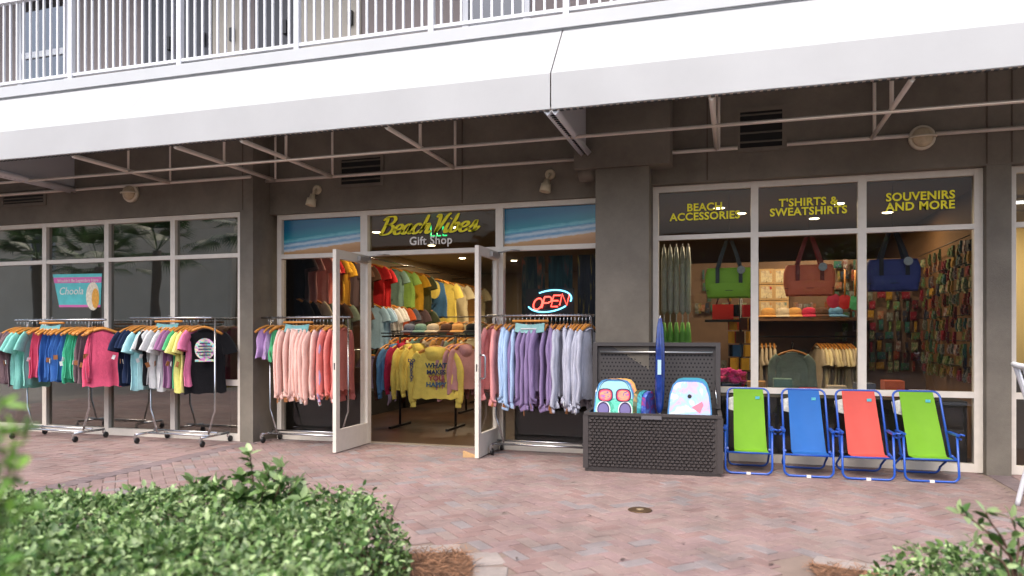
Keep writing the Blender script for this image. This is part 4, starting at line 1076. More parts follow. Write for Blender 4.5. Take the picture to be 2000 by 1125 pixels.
# slatwall shelf with hats, shirts under it
sh = thing('wall_shelf', 'brown wall shelf of hats behind the middle pane', 'shelf', (0.9, 11.0, 1.60))
MB().box(-0.75,0.85,-0.25,0.29,-0.02,0.02).build('board', mat('shelf_wood', srgb(120,84,56), 0.6, var=0.15), sh)
for xx in (-0.6, 0.7): MB().box(xx-0.012, xx+0.012, -0.2, 0.29, -0.14, -0.021).build('bracket', M_black, sh)
for px, c, lb in ((1500,'tan','tan straw hat at the left of the wall shelf'),(1530,'linen','pale straw hat on the wall shelf'),(1552,'tan','yellow-tan sun hat on the wall shelf'),(1580,'crimson','crimson cap in the middle of the wall shelf'),(1604,'brown','brown hat on the wall shelf'),(1632,'cornflower','blue hat at the right of the wall shelf')):
    hat((X(px, 10.9), 10.9, 1.655), c, lb, 0.17)
srail = thing('shelf_rail', 'black rail of pale shirts below the hat shelf', 'clothes rail', (0.9, 10.95, 1.36))
MB().tube([(-0.72,0,0),(0.8,0,0)], 0.014, 6).build('rail', M_black, srail)
for xx in (-0.6, 0.7): MB().tube([(xx,0,0),(xx,0.33,0.0)], 0.012, 6).build('bracket', M_black, srail)
for k in range(4): hang('tee', FAB['linen'], (X(1488+8*k, 10.95), 10.95, 1.36), math.pi/2, 'linen t-shirt, %s at the left end of the shelf rail' % ORD[k], 'pale shirts on the shelf rail', 0.95, hook=False)
for k in range(11): hang('tee', FAB['cream' if k % 3 else 'linen'], (X(1596+6.5*k, 10.95), 10.95, 1.36), math.pi/2+D2R(12), 'pale t-shirt, %s at the right end of the shelf rail' % ORD[k], 'pale shirts on the shelf rail', 0.95, hook=False)
ol = hang('sweat', FAB['olive'], wy(1548, 672, 9.75), 0.05, 'sage green v-neck shirt on a hanger facing the middle pane', 'clothes in the right window', 0.78)
osr = thing('display_stand', 'black stand holding the sage green shirt', 'display stand', (ol.location.x, 9.80, 0.005))
MB().tube([(0,0,0),(0,0,ol.location.z+0.02),(0,-0.05,ol.location.z+0.02)], 0.012, 6).build('post', M_black, osr); MB().lathe([(0.2,0),(0.2,0.02),(0.02,0.03)], 16).build('foot', M_black, osr)
# letter plaques
for k in range(6):
    p = wy(1497+29*(k % 2), 540+31*(k//2), 11.27)
    t = thing('letter_plaque', 'small framed picture plaque, %s row and %s column by the left mullion' % (ORD[k//2], ORD[k % 2]), 'plaque', p, 0, 'framed plaques on the slatwall')
    MB().box(-0.10,0.10,-0.012,0.02,-0.11,0.11).build('frame', mat('plaque_frame', srgb(205,170,120), 0.6), t)
    MB().box(-0.075,0.075,-0.016,-0.0125,-0.085,0.085).build('picture', swirl_mat('plaque_%d' % k, [C[['tan','brown','red','cream','tan','sage'][k]], C['linen'], C['cream'], C['brown']], 9), t)
EX = []
for k in range(70):
    zz = R.choice([0.95,1.12,1.78,1.95,2.1,2.28]); xx = R.uniform(-0.75,1.3)
    if 0.15 < xx < 0.75 and 1.7 < zz: continue
    EX.append((xx, zz))
# paddles
for px, py, c in ((1628,586,'crimson'),(1650,588,'red'),(1670,590,'green')):
    p = wy(px, py, 10.6)
    t = thing('toy_spade', '%s toy spade hanging behind the middle pane' % c, 'toy spade', p, 0, 'toy spades behind the middle pane')
    def blade(u, v):
        a = 2*math.pi*u; return (0.085*v*math.cos(a), -0.01*(1-v), 0.11*v*math.sin(a)*(1.0 if math.sin(a) < 0 else 0.8))
    mb = MB().grid(blade, 20, 4, wrap=True); mb.grid(lambda u, v: tuple(Vector(blade(u, v))+Vector((0,0.012,0))), 20, 4, wrap=True)
    mb.build('blade', mat('toy_'+c, srgb(*C[c]), 0.35), t, fix=False)
    MB().tube([(0,0,0.07),(0,0,0.42)], 0.011, 6).build('handle', M_wood, t)
# souvenirs on the pegboard: back panel right part and side wall
pk = []
for m_i, (sx, sz) in enumerate(((0.075,0.12),(0.055,0.15),(0.10,0.10),(0.03,0.14))):
    mb = MB().box(-sx/2, sx/2, -0.012, 0.012, -sz/2, sz/2); mb.box(-sx*0.4, sx*0.4, -0.022, -0.012, -sz*0.35, sz*0.15)
    me = mb.mesh('packet'); me.materials.append(None); pk.append(me)
PC = ['gold','red','brown','denim','black','lime','cream','orange','steel','tan','crimson','green','multi','white']
rows_ = [2.36-0.142*k for k in range(11)]
M_gl = {}
for c in PC:
    c2 = C[R.choice(PC)]; M_gl[c] = swirl_mat('packet_'+c, [tuple(int(v*0.75) for v in C[c]), tuple(int(v*0.6) for v in c2), tuple(int(v*0.7) for v in C[c]), (170,165,150)], 22, 0.6)
sets = [('back', 10, 'small packaged souvenir on the back pegboard behind the right pane', 'souvenirs on the back pegboard'), ('side', 17, 'small packaged souvenir on the side pegboard behind the right pane', 'souvenirs on the side pegboard')]
for where, n, lb, gp in sets:
    for z in rows_:
        for k in range(n):
            if R.random() < 0.12: continue
            me = R.choice(pk)
            if where == 'back': loc = (1.38+0.108*k+R.uniform(-.02,.02), 11.24, z+R.uniform(-.02,.02)); rz = R.uniform(-.15,.15)
            else: loc = (2.44-R.uniform(0,0.06), 8.95+0.128*k+R.uniform(-.02,.02), z+R.uniform(-.02,.02)); rz = -math.pi/2+R.uniform(-.2,.2)
            o = link('souvenir_packet', me, None, loc, (0,0,rz)); pc = R.choice(PC); omat(o, M_gl[pc]); tag(o, '%s packaged souvenir, %s row down and %s along the %s pegboard' % (CW.get(pc, pc), ORD[rows_.index(z)], ORD[k], where), 'souvenir', gp)
for k, (xx, zz) in enumerate(sorted(EX)):
    o = link('souvenir_packet', R.choice(pk), None, (xx, 11.25, zz), (0,0,R.uniform(-.2,.2))); pc = R.choice(PC); omat(o, M_gl[pc])
    rk = sorted(set(q[1] for q in EX), reverse=True).index(zz); nth = sum(1 for q in EX if q[1] == zz and q[0] < xx)
    tag(o, '%s packaged souvenir, %s from left in the %s row down the slatwall' % (CW.get(pc, pc), ORD[nth], ORD[rk]), 'souvenir', 'souvenirs on the slatwall')
for k in range(9):
    tag(MB().box(-0.10,0.10,-0.13,0.13,0,0.035*(2+k%4)).build('folded_shirts', FAB[['cream','navy','tan','sage','crimson','linen','steel','orange','white'][k]]), '%s stack of folded shirts from left on the black cabinet in the window' % ORD[k], 'folded shirts', 'folded shirts in the right window').location = (-0.35+0.29*k, 9.1, 0.702)
for z in rows_[::2]:
    tag(MB().tube([(2.40,8.95,z+0.1),(2.40,11.2,z+0.1)], 0.006, 5).build('peg_rail', M_black), 'thin black peg rail on the side pegboard, %s from the top' % ORD[rows_[::2].index(z)], 'rail', 'peg rails')
# neighbour shop furniture
nb = thing('counter', 'pale counter inside the shop at far right', 'counter', (3.6, 10.6, 0.005))
MB().box(-0.8,0.8,-0.3,0.3,0,0.95).build('body', mat('counter_body', srgb(120,110,100), 0.6), nb); MB().box(-0.85,0.85,-0.34,0.34,0.951,1.0).build('top', M_white, nb)

# ================================================================== DECK BOX, BOARDS, UMBRELLA
M_resin = mat('resin_brown', srgb(60,55,54), 0.5, var=0.08, scale=20)
dbx = thing('deck_box', 'dark brown wicker-pattern storage box with its lid open', 'storage box', (-0.82, 7.73, 0), D2R(2.5))
W2, D2, HB = 0.66, 0.31, 0.60
mb = MB()
mb.box(-W2, W2, -D2, -D2+0.02, 0.03, HB-0.01); mb.box(-W2, W2, D2-0.02, D2, 0.03, HB-0.01)
mb.box(-W2, -W2+0.02, -D2+0.02, D2-0.02, 0.03, HB-0.01); mb.box(W2-0.02, W2, -D2+0.02, D2-0.02, 0.03, HB-0.01)
mb.box(-W2+0.02, W2-0.02, -D2+0.02, D2-0.02, 0.04, 0.06)
mb.build('body', M_resin, dbx)
MB().box(-W2-0.008, W2+0.008, -D2-0.008, D2+0.008, 0.0, 0.03).build('base_skirt', mat('resin_dark', srgb(48,44,43), 0.5), dbx)
rim = MB(); rim.box(-W2-0.02, W2+0.02, -D2-0.02, -D2+0.02, HB-0.03, HB); rim.box(-W2-0.02, W2+0.02, D2-0.02, D2+0.02, HB-0.03, HB)
rim.box(-W2-0.02, -W2+0.02, -D2+0.02, D2-0.02, HB-0.03, HB); rim.box(W2-0.02, W2+0.02, -D2+0.02, D2-0.02, HB-0.03, HB)
rim.build('rim', M_resin, dbx)
for sx in (-1, 1):
    for sy in (-1, 1): MB().box(sx*W2-0.03 if sx < 0 else sx*W2-0.025, sx*W2+0.025 if sx < 0 else sx*W2+0.03, sy*D2-0.015, sy*D2+0.012, 0.031, HB-0.031).build('corner_post', M_resin, dbx)
MB().box(-0.10,0.10,-D2-0.028,-D2-0.02,HB-0.055,HB-0.02).build('latch', mat('latch_grey', srgb(96,94,98), 0.4), dbx)
# woven front and sides: each wicker strand bump
wk = MB(); nr, nc = 16, 27
for j in range(nr):
    for i in range(nc):
        off = 0.5 if j % 2 else 0.0
        x = -W2+0.045+(i+off)*(2*W2-0.09)/nc; z = 0.045+(j+0.5)*(HB-0.09)/nr
        hw_, hh = (2*W2-0.09)/nc*0.46, (HB-0.09)/nr*0.46
        if x+hw_ > W2-0.03: continue
        b = len(wk.v)
        for (ex, ez, ey) in ((-1,-1,0),(1,-1,0),(1,1,0),(-1,1,0),(-0.62,-0.35,-0.015),(0.62,-0.35,-0.015),(0.80,0.75,-0.015),(-0.80,0.75,-0.015)): wk.v.append((x+ex*hw_, -D2-0.0005+ey, z+ez*hh))
        for q in ((0,1,5,4),(1,2,6,5),(2,3,7,6),(3,0,4,7),(4,5,6,7)): wk.face([b+k for k in q])
struct(wk.build('wicker_weave', M_resin, dbx, fix=False), 'stuff')
# lid, open, standing at the back
lid = MB(); LH = 0.70
lid.box(-W2-0.02, W2+0.02, 0, 0.02, 0, LH)
lid.box(-W2-0.02, W2+0.02, -0.05, 0, LH-0.04, LH); lid.box(-W2-0.02, -W2+0.03, -0.05, 0, 0, LH-0.04); lid.box(W2-0.03, W2+0.02, -0.05, 0, 0, LH-0.04)
lo = lid.build('lid', M_resin, dbx); lo.location = (0, D2+0.005, HB+0.005); lo.rotation_euler = (D2R(-4), 0, 0)
hl = MB()
for j in range(13):
    for i in range(31):
        x = -W2+0.075+(i+(0.5 if j % 2 else 0))*0.0385; z = 0.06+j*0.042
        if x > W2-0.06: continue
        hl.lathe([(0.0105,-0.0015),(0.0105,0.0)], 6, (x, 0, z), 'y')
struct(hl.build('lid_holes', mat('hole_black', (0.004,0.004,0.004), 0.8), lo, fix=False), 'stuff')
MB().tube([(-0.60,-0.035,LH-0.105),(0.60,-0.035,LH-0.105)], 0.011, 8).build('support_rod', mat('rod_steel', (0.6,0.6,0.58), 0.3, metal=0.9), lo)
for sx in (-1,1): MB().tube([(sx*0.62,-0.03,0.3),(sx*0.64,-0.16,0.05)], 0.006, 6).build('gas_strut', M_chrome, lo)

def board(px0, px1, ytop, Y, face, edge, label, tilt=0.0, rz=0.0, deco=None):
    x0, x1 = X(px0, Y), X(px1, Y); zt = wy((px0+px1)/2, ytop, Y).z; zb = 0.085; Hh = zt-zb; hw = (x1-x0)/2
    t = thing('bodyboard', label, 'bodyboard', ((x0+x1)/2, Y, zb), rz, 'bodyboards in the storage box')
    t.rotation_euler = (tilt, 0, rz)
    prof = []
    for k in range(9):
        a = math.pi*k/8; prof.append((hw*0.70*math.cos(a) if False else 0, 0))
    poly = [(-hw*0.92,0),(hw*0.92,0),(hw,Hh*0.35),(hw*0.985,Hh*0.62),(hw*0.90,Hh*0.83),(hw*0.76,Hh*0.94),(hw*0.60,Hh*0.985),(hw*0.35,Hh),(-hw*0.35,Hh),(-hw*0.60,Hh*0.985),(-hw*0.76,Hh*0.94),(-hw*0.90,Hh*0.83),(-hw*0.985,Hh*0.62),(-hw,Hh*0.35)]
    MB().prism(poly, 0.0, 0.045).build('core', edge, t)
    pf = [(p[0]*0.94, p[1]*0.97+0.004) for p in poly]
    MB().prism(pf, -0.006, 0.0).build('face', face, t)
    if deco: deco(t, hw, Hh)
    return t
M_edge = mat('board_edge_blue', srgb(70,130,180), 0.4, var=0.2, scale=20)
def glasses(t, hw, Hh):
    y = -0.0075; zc = Hh*0.80
    bl = mat('deco_navy', srgb(50,36,80), 0.4); rd = mat('deco_red', srgb(220,70,90), 0.4)
    MB().prism([(-hw*0.94,0.02),(hw*0.94,0.02),(hw*0.88,Hh*0.76),(-hw*0.88,Hh*0.76)], y+0.0005, y+0.001).build('wave_print', swirl_mat('wave_print', [(90,200,170),(120,215,190),(60,160,130),(150,225,205)], 9), t)
    for sx in (-1, 1):
        for s_, m, yy in ((1.0, bl, 0), (0.84, rd, -0.0006), (0.70, swirl_mat('lens_print%d' % sx, [(60,70,170),(240,180,120),(235,110,140),(90,120,210)], 7, stretch=(1,1,3)), -0.0012)):
            mb = MB(); poly = [(sx*hw*0.43+hw*0.37*s_*math.copysign(abs(math.cos(a))**0.7, math.cos(a)), zc+Hh*0.085*s_*math.copysign(abs(math.sin(a))**0.75, math.sin(a))) for a in [2*math.pi*k/22 for k in range(22)]]
            mb.prism(poly, y+yy-0.0004, y+yy).build('sunglasses_print', m, t)
        for s_, m in ((1.0, mat('deco_white', (0.75,0.75,0.78), 0.4)), (0.86, bl), (0.7, mat('deco_purple', srgb(120,110,160), 0.4))):
            poly = [(sx*hw*0.52+hw*0.34*s_*math.cos(a), Hh*0.62+Hh*0.11*s_*math.sin(a)) for a in [2*math.pi*k/22 for k in range(22)]]
            MB().prism(poly, y-0.0004-(1-s_)*0.004, y-(1-s_)*0.004).build('curl_print', m, t)
    MB().tube([(hw*0.72*math.cos(a), y, zc+Hh*0.05+Hh*0.16*math.sin(a)) for a in [math.pi*k/16 for k in range(17)]], 0.003, 5).build('curl_print', bl, t)
def dot(t, hw, Hh):
    MB().lathe([(0.021,-0.009),(0.021,0.0)], 18, (-0.0,0,Hh*0.80), 'y').build('leash_plug', M_black, t)
    MB().prism([(0.02,Hh*0.67),(hw*0.55,Hh*0.74),(hw*0.62,Hh*0.70),(hw*0.50,Hh*0.62),(0.1,Hh*0.60)], -0.008, -0.0065).build('shark_print', mat('deco_coral', srgb(232,130,150), 0.4), t)
Mf1 = mat('board_aqua', srgb(160,215,225), 0.35, var=0.05)
board(1158, 1240, 741, 7.62, Mf1, M_edge, 'aqua bodyboard printed with sunglasses in the storage box', D2R(-5), D2R(2), glasses)
board(1168, 1247, 739, 7.73, swirl_mat('board_gold', [(230,180,60),(240,220,120),(220,120,150),(80,160,90)], 9), mat('edge_gold', srgb(225,170,90), 0.4, var=0.3, scale=25), 'yellow floral bodyboard behind the sunglasses one', D2R(-5), D2R(2))
board(1303, 1391, 742, 7.62, swirl_mat('board_tiedye', [(240,200,215),(235,235,240),(160,205,235),(215,180,225),(90,190,215)], 4.5), M_edge, 'pastel tie-dye bodyboard with black plug in the storage box', D2R(-5), D2R(2), dot)
board(1308, 1391, 738, 7.72, swirl_mat('board_back', [(200,60,90),(60,140,190),(70,190,190)], 6), mat('edge_teal', srgb(60,150,170), 0.4), 'teal and red bodyboard behind the tie-dye one', D2R(-5), D2R(2))
for k, (px, cc, lb) in enumerate(((1252,[(200,140,60),(60,90,60),(120,70,40)],'brown tropical bodyboard standing edge-on in the box'),(1262,[(20,30,50),(60,160,170),(30,60,90)],'dark teal bodyboard standing edge-on in the box'),(1273,[(190,40,70),(40,60,150),(120,150,210)],'red and blue bodyboard leaning edge-on in the box'))):
    Y = 7.74; p = wy(px, 762, Y)
    t = thing('bodyboard', lb, 'bodyboard', (p.x, Y, 0.085), D2R(8), 'bodyboards in the storage box'); t.rotation_euler = (0, D2R(-3-4*k), D2R(78))
    Hh = p.z-0.085; hw = 0.17
    poly = [(-hw*0.9,0),(hw*0.9,0),(hw,Hh*0.4),(hw*0.95,Hh*0.8),(hw*0.7,Hh*0.97),(hw*0.3,Hh),(-hw*0.3,Hh),(-hw*0.7,Hh*0.97),(-hw*0.95,Hh*0.8),(-hw,Hh*0.4)]
    MB().prism(poly, -0.022, 0.022).build('core', swirl_mat('board_side%d' % k, cc, 8), t)
# beach umbrella in its sleeve
ub = wy(1290, 806, 7.66); ut = wy(1290, 617, 7.78)
um = thing('beach_umbrella', 'folded blue beach umbrella in plastic sleeve standing in the storage box', 'umbrella', (ub.x-0.01, 7.64, 0.07))
hgt = ut.z-0.07
MB().tube([(0,0,0),(0,0.06,hgt*0.5)], 0.013, 8).build('pole', mat('pole_white', (0.6,0.6,0.6), 0.4), um)
prof = [(0.016,0.42),(0.032,0.46),(0.044,0.60),(0.048,0.80),(0.044,1.0),(0.034,1.14),(0.016,1.22)]
mb = MB()
def usk(u, v):
    a = 2*math.pi*u; i = min(len(prof)-2, int(v*(len(prof)-1))); k = v*(len(prof)-1)-i
    r_ = prof[i][0]*(1-k)+prof[i+1][0]*k; h = (prof[i][1]*(1-k)+prof[i+1][1]*k)*hgt/1.24
    r_ *= 1+0.13*math.sin(6*a+5*v)
    return (r_*math.cos(a), r_*math.sin(a)+0.06*h/hgt*1.6, h)
mb.grid(usk, 28, 18, wrap=True).build('canopy', mat('umb_blue', srgb(30,52,120), 0.15, var=0.35, scale=18, coat=0.8), um, fix=False)
MB().tube([(0,0.075,hgt*0.93),(0,0.09,hgt)], 0.006, 6).build('tip', M_white, um)
MB().box(-0.018,0.018,0.008,0.011,hgt*0.60,hgt*0.70).build('sleeve_label', mat('label_pale', srgb(170,205,225), 0.4), um)
MB().lathe([(0.020,0.30),(0.024,0.36),(0.028,0.46)], 10, (0,0.035,0)).build('clear_sleeve', mat('plastic_pale', srgb(190,195,205), 0.2, var=0.2, scale=50), um)

# ================================================================== BEACH CHAIRS
def chair(x0, x1, yf, c, rgb, label, lean):
    xc = (x0+x1)/2; hw = (x1-x0)/2
    t = thing('folding_beach_chair', label, 'beach chair', (xc, yf, 0), lean, 'beach chairs along the window')
    def U(pts, rr=0.011): return MB().tube(pts, rr, 8)
    def loop(y0, z0, y1, z1, w_, rad=0.06):      # U loop with rounded bottom corners; from top z1 to ground z0
        p = [(-w_, y1, z1)]
        for a in range(0, 91, 18): p.append((-w_+rad-rad*math.cos(D2R(a)), y0+(y1-y0)*0.03, z0+rad-rad*math.sin(D2R(a))))
        for a in range(90, -1, -18): p.append((w_-rad+rad*math.cos(D2R(a)), y0+(y1-y0)*0.03, z0+rad-rad*math.sin(D2R(a))))
        p.append((w_, y1, z1)); return p
    U(loop(0.0, 0.012, 0.06, 0.44, hw)).build('front_leg_loop', M_blue, t)
    U(loop(0.50, 0.012, 0.12, 0.24, hw-0.02)).build('rear_leg_loop', M_blue, t)
    rad = 0.06; p = [(-hw+0.015, 0.20, 0.23)]
    for a in range(0, 91, 18): p.append((-hw+0.015+rad-rad*math.cos(D2R(a)), 0.535, 0.82-rad+rad*math.sin(D2R(a))))
    for a in range(90, -1, -18): p.append((hw-0.015-rad+rad*math.cos(D2R(a)), 0.535, 0.82-rad+rad*math.sin(D2R(a))))
    p.append((hw-0.015, 0.20, 0.23))
    for i, q in enumerate(p):
        if 0 < i < len(p)-1: p[i] = (q[0], 0.20+0.335*(q[2]-0.23)/0.59, q[2])
    U(p).build('back_frame', M_blue, t)
    for sx in (-1, 1):
        U([(sx*(hw-0.008),0.03,0.215),(sx*(hw-0.008),0.24,0.235)], 0.010).build('seat_bar', M_blue, t)
        a = MB().box(sx*hw-0.016, sx*hw+0.016, 0.03, 0.30, 0.437, 0.455)
        a.tube([(sx*hw,0.05,0.43),(sx*(hw+0.02),0.03,0.455),(sx*(hw+0.05),0.01,0.448)], 0.010, 6)
        a.tube([(sx*hw,0.09,0.42),(sx*(hw+0.035),0.05,0.405)], 0.009, 6)
        a.build('armrest', M_blue, t)
    U([(-hw+0.01,0.03,0.212),(hw-0.01,0.03,0.212)], 0.010).build('seat_front_bar', M_blue, t)
    m = mat('sling_'+c, srgb(*rgb), 0.75, var=0.035, scale=10, bump=0.08, bscale=300, trans=0.12)
    sw = hw*0.67
    def sling(u, v):
        pts = [(0.02,0.218),(0.22,0.215),(0.235,0.245),(0.30,0.38),(0.40,0.56),(0.50,0.755),(0.532,0.822)]
        s_ = v*(len(pts)-1); i = min(len(pts)-2, int(s_)); k = s_-i
        y = pts[i][0]*(1-k)+pts[i+1][0]*k; z = pts[i][1]*(1-k)+pts[i+1][1]*k
        shift = lean*0.35*(1-v) * 0.0
        wob = 0.006*math.sin(u*8+v*7)*math.sin(math.pi*v) + 0.012*math.sin(math.pi*u)*math.sin(math.pi*v)
        return ((2*u-1)*sw*(1.0+0.10*(1-v))+0.03*(1-v), y+wob, z)
    mb = MB().grid(sling, 12, 18); mb.grid(lambda u, v: tuple(Vector(sling(u, v))+Vector((0,0.004,-0.002))), 12, 18)
    sl_ = mb.build('sling', m, t, fix=False)
    MB().box(sw*0.50, sw*0.78, 0.472, 0.477, 0.714, 0.742).build('brand_patch', mat('patch_teal', srgb(90,180,190), 0.5, var=0.2, scale=80), t)
    MB().box(-0.02, 0.02, -0.0145, 0.012, -0.0005, 0.0245).build('bar_label', M_wht, t)
    MB().hexa([(-hw+0.02,0.49,0.60),(-sw+0.02,0.49,0.58),(-sw+0.02,0.495,0.58),(-hw+0.02,0.495,0.60),(-hw+0.0,0.50,0.71),(-sw+0.01,0.50,0.735),(-sw+0.01,0.505,0.735),(-hw+0.0,0.505,0.71)]).build('hang_tag', mat('tag_card', srgb(205,205,195), 0.6, var=0.3, scale=30), t)
chair(-0.10, 0.345, 7.65, 'lime', (112,166,28), 'leftmost beach chair with lime green sling beside the storage box', D2R(0))
chair(0.455, 0.905, 7.66, 'blue', (30,98,172), 'beach chair with bright blue sling', D2R(1))
chair(0.985, 1.44, 7.68, 'coral', (200,80,70), 'beach chair with coral red sling', D2R(2))
chair(1.535, 1.995, 7.74, 'lime', (112,166,28), 'rightmost beach chair with lime green sling', D2R(3))

# ================================================================== SMALL GROUND THINGS
dw = thing('door_wedge', 'small wooden wedge holding the right door leaf', 'door wedge', gz(922, 893))
dw.rotation_euler = (0, 0, D2R(10))
MB().hexa([(-0.10,-0.03,0),(0.07,-0.03,0),(0.07,0.03,0),(-0.10,0.03,0),(-0.10,-0.03,0.07),(0.07,-0.03,0.012),(0.07,0.03,0.012),(-0.10,0.03,0.07)]).build('block', mat('wedge_wood', srgb(186,150,104), 0.7, var=0.1, scale=20), dw)
dr = thing('drain_cover', 'round bronze drain cover set in the brick paving', 'drain cover', (*gz(1250, 997).xy, 0.001))
MB().lathe([(0.095,0),(0.095,0.006),(0.088,0.008)], 24).build('ring', mat('bronze', srgb(96,74,50), 0.45, metal=0.6, var=0.2, scale=30), dr)
MB().lathe([(0.03,0.0085),(0.03,0.011),(0.02,0.012)], 16).build('plug', mat('bronze_light', srgb(160,140,110), 0.5, metal=0.4), dr)
# white cafe chair at the right edge
wc = thing('white_cafe_chair', 'white metal chair cut off at the right edge', 'chair', (2.485, 6.72, 0.002), D2R(6))
for sy in (-0.22, 0.22):
    MB().tube(catmull([(-0.27,sy,0),(-0.22,sy,0.22),(-0.15,sy,0.50),(-0.17,sy,0.75),(-0.29,sy,1.16)], 4), 0.024, 8, flat=0.8).build('rear_leg', M_white, wc)
    MB().tube([(0.25,sy,0),(0.22,sy,0.50)], 0.018, 8).build('front_leg', M_white, wc)
MB().box(-0.19,0.25,-0.24,0.24,0.50,0.53).build('seat', M_white, wc)
MB().tube(catmull([(-0.29,-0.23,1.15),(-0.325,0,1.14),(-0.29,0.23,1.15)], 5), 0.024, 8).build('top_rail', M_white, wc)
for k in range(4): MB().tube([(-0.16,-0.13+0.087*k,0.53),(-0.20,-0.13+0.087*k,0.8),(-0.305,-0.13+0.087*k,1.13)], 0.010, 6).build('back_slat', M_white, wc)

# ================================================================== PLANTS
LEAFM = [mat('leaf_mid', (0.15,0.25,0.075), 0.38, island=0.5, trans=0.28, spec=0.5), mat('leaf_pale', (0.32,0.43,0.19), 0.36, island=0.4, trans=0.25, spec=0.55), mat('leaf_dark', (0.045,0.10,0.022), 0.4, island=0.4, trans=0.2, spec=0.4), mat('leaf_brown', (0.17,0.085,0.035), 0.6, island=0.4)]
def leaf(mb, p, d, n, L, W, mi):
    d = d.normalized(); s_ = d.cross(n)
    if s_.length < 1e-3: s_ = d.cross(Vector((1,0.2,0)))
    s_.normalize(); n = s_.cross(d).normalized(); b = len(mb.v)
    for (a, c, h) in ((0,0,0),(0.35,0.5,0.10),(0.75,0.36,0.08),(1,0,-0.12),(0.75,-0.36,0.08),(0.35,-0.5,0.10),(0.5,0,0.0)):
        mb.v.append(tuple(p + d*(a*L) + s_*(c*W) + n*(h*W)))
    for q in ((0,1,6),(1,2,6),(2,3,6),(3,4,6),(4,5,6),(5,0,6)): mb.face([b+k for k in q], mi, True)
def rdir(r, up=0.5):
    return Vector((r.gauss(0,1), r.gauss(0,1), r.gauss(0,0.7)+up)).normalized()
def hedge(name, label, poly, zt, count, seed, base, ls=0.047):
    r = random.Random(seed); xs = [p[0] for p in poly]; ys = [p[1] for p in poly]
    t = thing(name, label, 'hedge', (*base, 0))
    mb = MB(); st_ = MB(); k = 0; tries = 0
    while k < count and tries < count*12:
        tries += 1
        x, y = r.uniform(min(xs), max(xs)), r.uniform(min(ys), max(ys))
        if not inside((x,y), poly): continue
        dd = pdist((x,y), poly)
        top = zt*(1-max(0, 1-dd/0.22)**2*0.75) + 0.035*math.sin(x*4.1+1)*math.cos(y*5.3) + 0.022*math.sin(x*13)*math.sin(y*11+2)
        dep = abs(r.gauss(0, 0.055)) if dd > 0.2 else r.uniform(0, 1)*top*0.9
        z = top-dep+ (r.uniform(0, 0.05) if r.random() < 0.12 else 0)
        if z < 0.03: continue
        q = r.random(); mi = 1 if (q < 0.36 and dep < 0.08) else (2 if q > 0.72 or dep > 0.10 else (3 if q > 0.755 else 0))  # deep leaves also go dark, putting the shade of gaps into the colour
        L = r.uniform(0.5, 1.4)*ls
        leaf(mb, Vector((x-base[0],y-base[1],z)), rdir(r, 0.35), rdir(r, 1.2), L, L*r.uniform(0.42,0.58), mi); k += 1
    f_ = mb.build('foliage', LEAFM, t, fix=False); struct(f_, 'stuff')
    core = MB()
    for i in range(int(count/22)):
        x, y = r.uniform(min(xs), max(xs)), r.uniform(min(ys), max(ys))
        if not inside((x,y), poly) or pdist((x,y), poly) < 0.22: continue
        core.tube([(x-base[0],y-base[1],0),(x-base[0]+r.uniform(-.08,.08),y-base[1]+r.uniform(-.08,.08),zt*0.55),(x-base[0]+r.uniform(-.14,.14),y-base[1]+r.uniform(-.14,.14),zt*0.92)], [0.006,0.004,0.002], 4)
    struct(core.build('stems', mat('stem_brown', (0.07,0.045,0.03), 0.8), t, fix=False), 'stuff')
    return t
shrink = lambda poly, k: [((p[0]-cx)*k+cx, (p[1]-cy)*k+cy) for p in poly for cx, cy in [(sum(q[0] for q in poly)/len(poly), sum(q[1] for q in poly)/len(poly))]]
hp = [(-6.0,2.55),(-5.2,3.1),(-4.46,3.44),(-3.3,3.90),(-2.5,4.08),(-2.05,4.12),(-1.86,4.0),(-1.62,3.5),(-1.42,3.0),(-1.2,2.2),(-1.15,1.7),(-6.0,1.7)]
hedge('low_hedge', 'large low green hedge in the left foreground bed', hp, 0.465, 46000, 5, (-3.4, 3.0), 0.038)
hpr = [(0.64,4.30),(1.0,4.36),(1.7,4.30),(2.9,4.34),(2.9,2.2),(0.9,2.2),(0.62,3.4)]
hedge('low_hedge', 'small low green hedge in the right foreground corner', hpr, 0.31, 16000, 8, (1.5, 3.6), 0.040)
# pine straw mulch
def mulch(name, poly, seed, n):
    r = random.Random(seed); mb = MB(); xs = [p[0] for p in poly]; ys = [p[1] for p in poly]
    c = Vector((sum(xs)/len(xs), sum(ys)/len(ys)))
    pl = [(p[0]*1, p[1]*1) for p in poly]
    b = len(mb.v)
    mb.v += [(p[0], p[1], 0.012) for p in pl]; mb.face(list(range(len(pl))))
    k = 0
    while k < n:
        x, y = r.uniform(min(xs), max(xs)), r.uniform(max(min(ys), 3.2), max(ys))
        if not inside((x,y), pl): 
            k += 0.2; continue
        a = r.uniform(0, 6.28); L = r.uniform(0.04, 0.11); z = 0.014+abs(r.gauss(0,0.018)); dz = r.uniform(-.012,.018); wv = 0.0026
        dx, dy = math.cos(a)*L, math.sin(a)*L; nx, ny = -math.sin(a)*wv, math.cos(a)*wv; b = len(mb.v)
        mb.v += [(x-nx,y-ny,z),(x+nx,y+ny,z),(x+dx+nx,y+dy+ny,z+dz),(x+dx-nx,y+dy-ny,z+dz)]; mb.face((b,b+1,b+2,b+3)); k += 1
    o = mb.build(name, mat('pine_straw', (0.21,0.105,0.055), 0.85, island=0.65, var=0.4, scale=18), fix=False)
    struct(o, 'stuff'); o['label'] = 'brown pine straw mulch covering the planting bed'; o['category'] = 'mulch'
mulch('pine_straw', bed_poly, 3, 14000); mulch('pine_straw', bed_poly_r, 4, 9000)
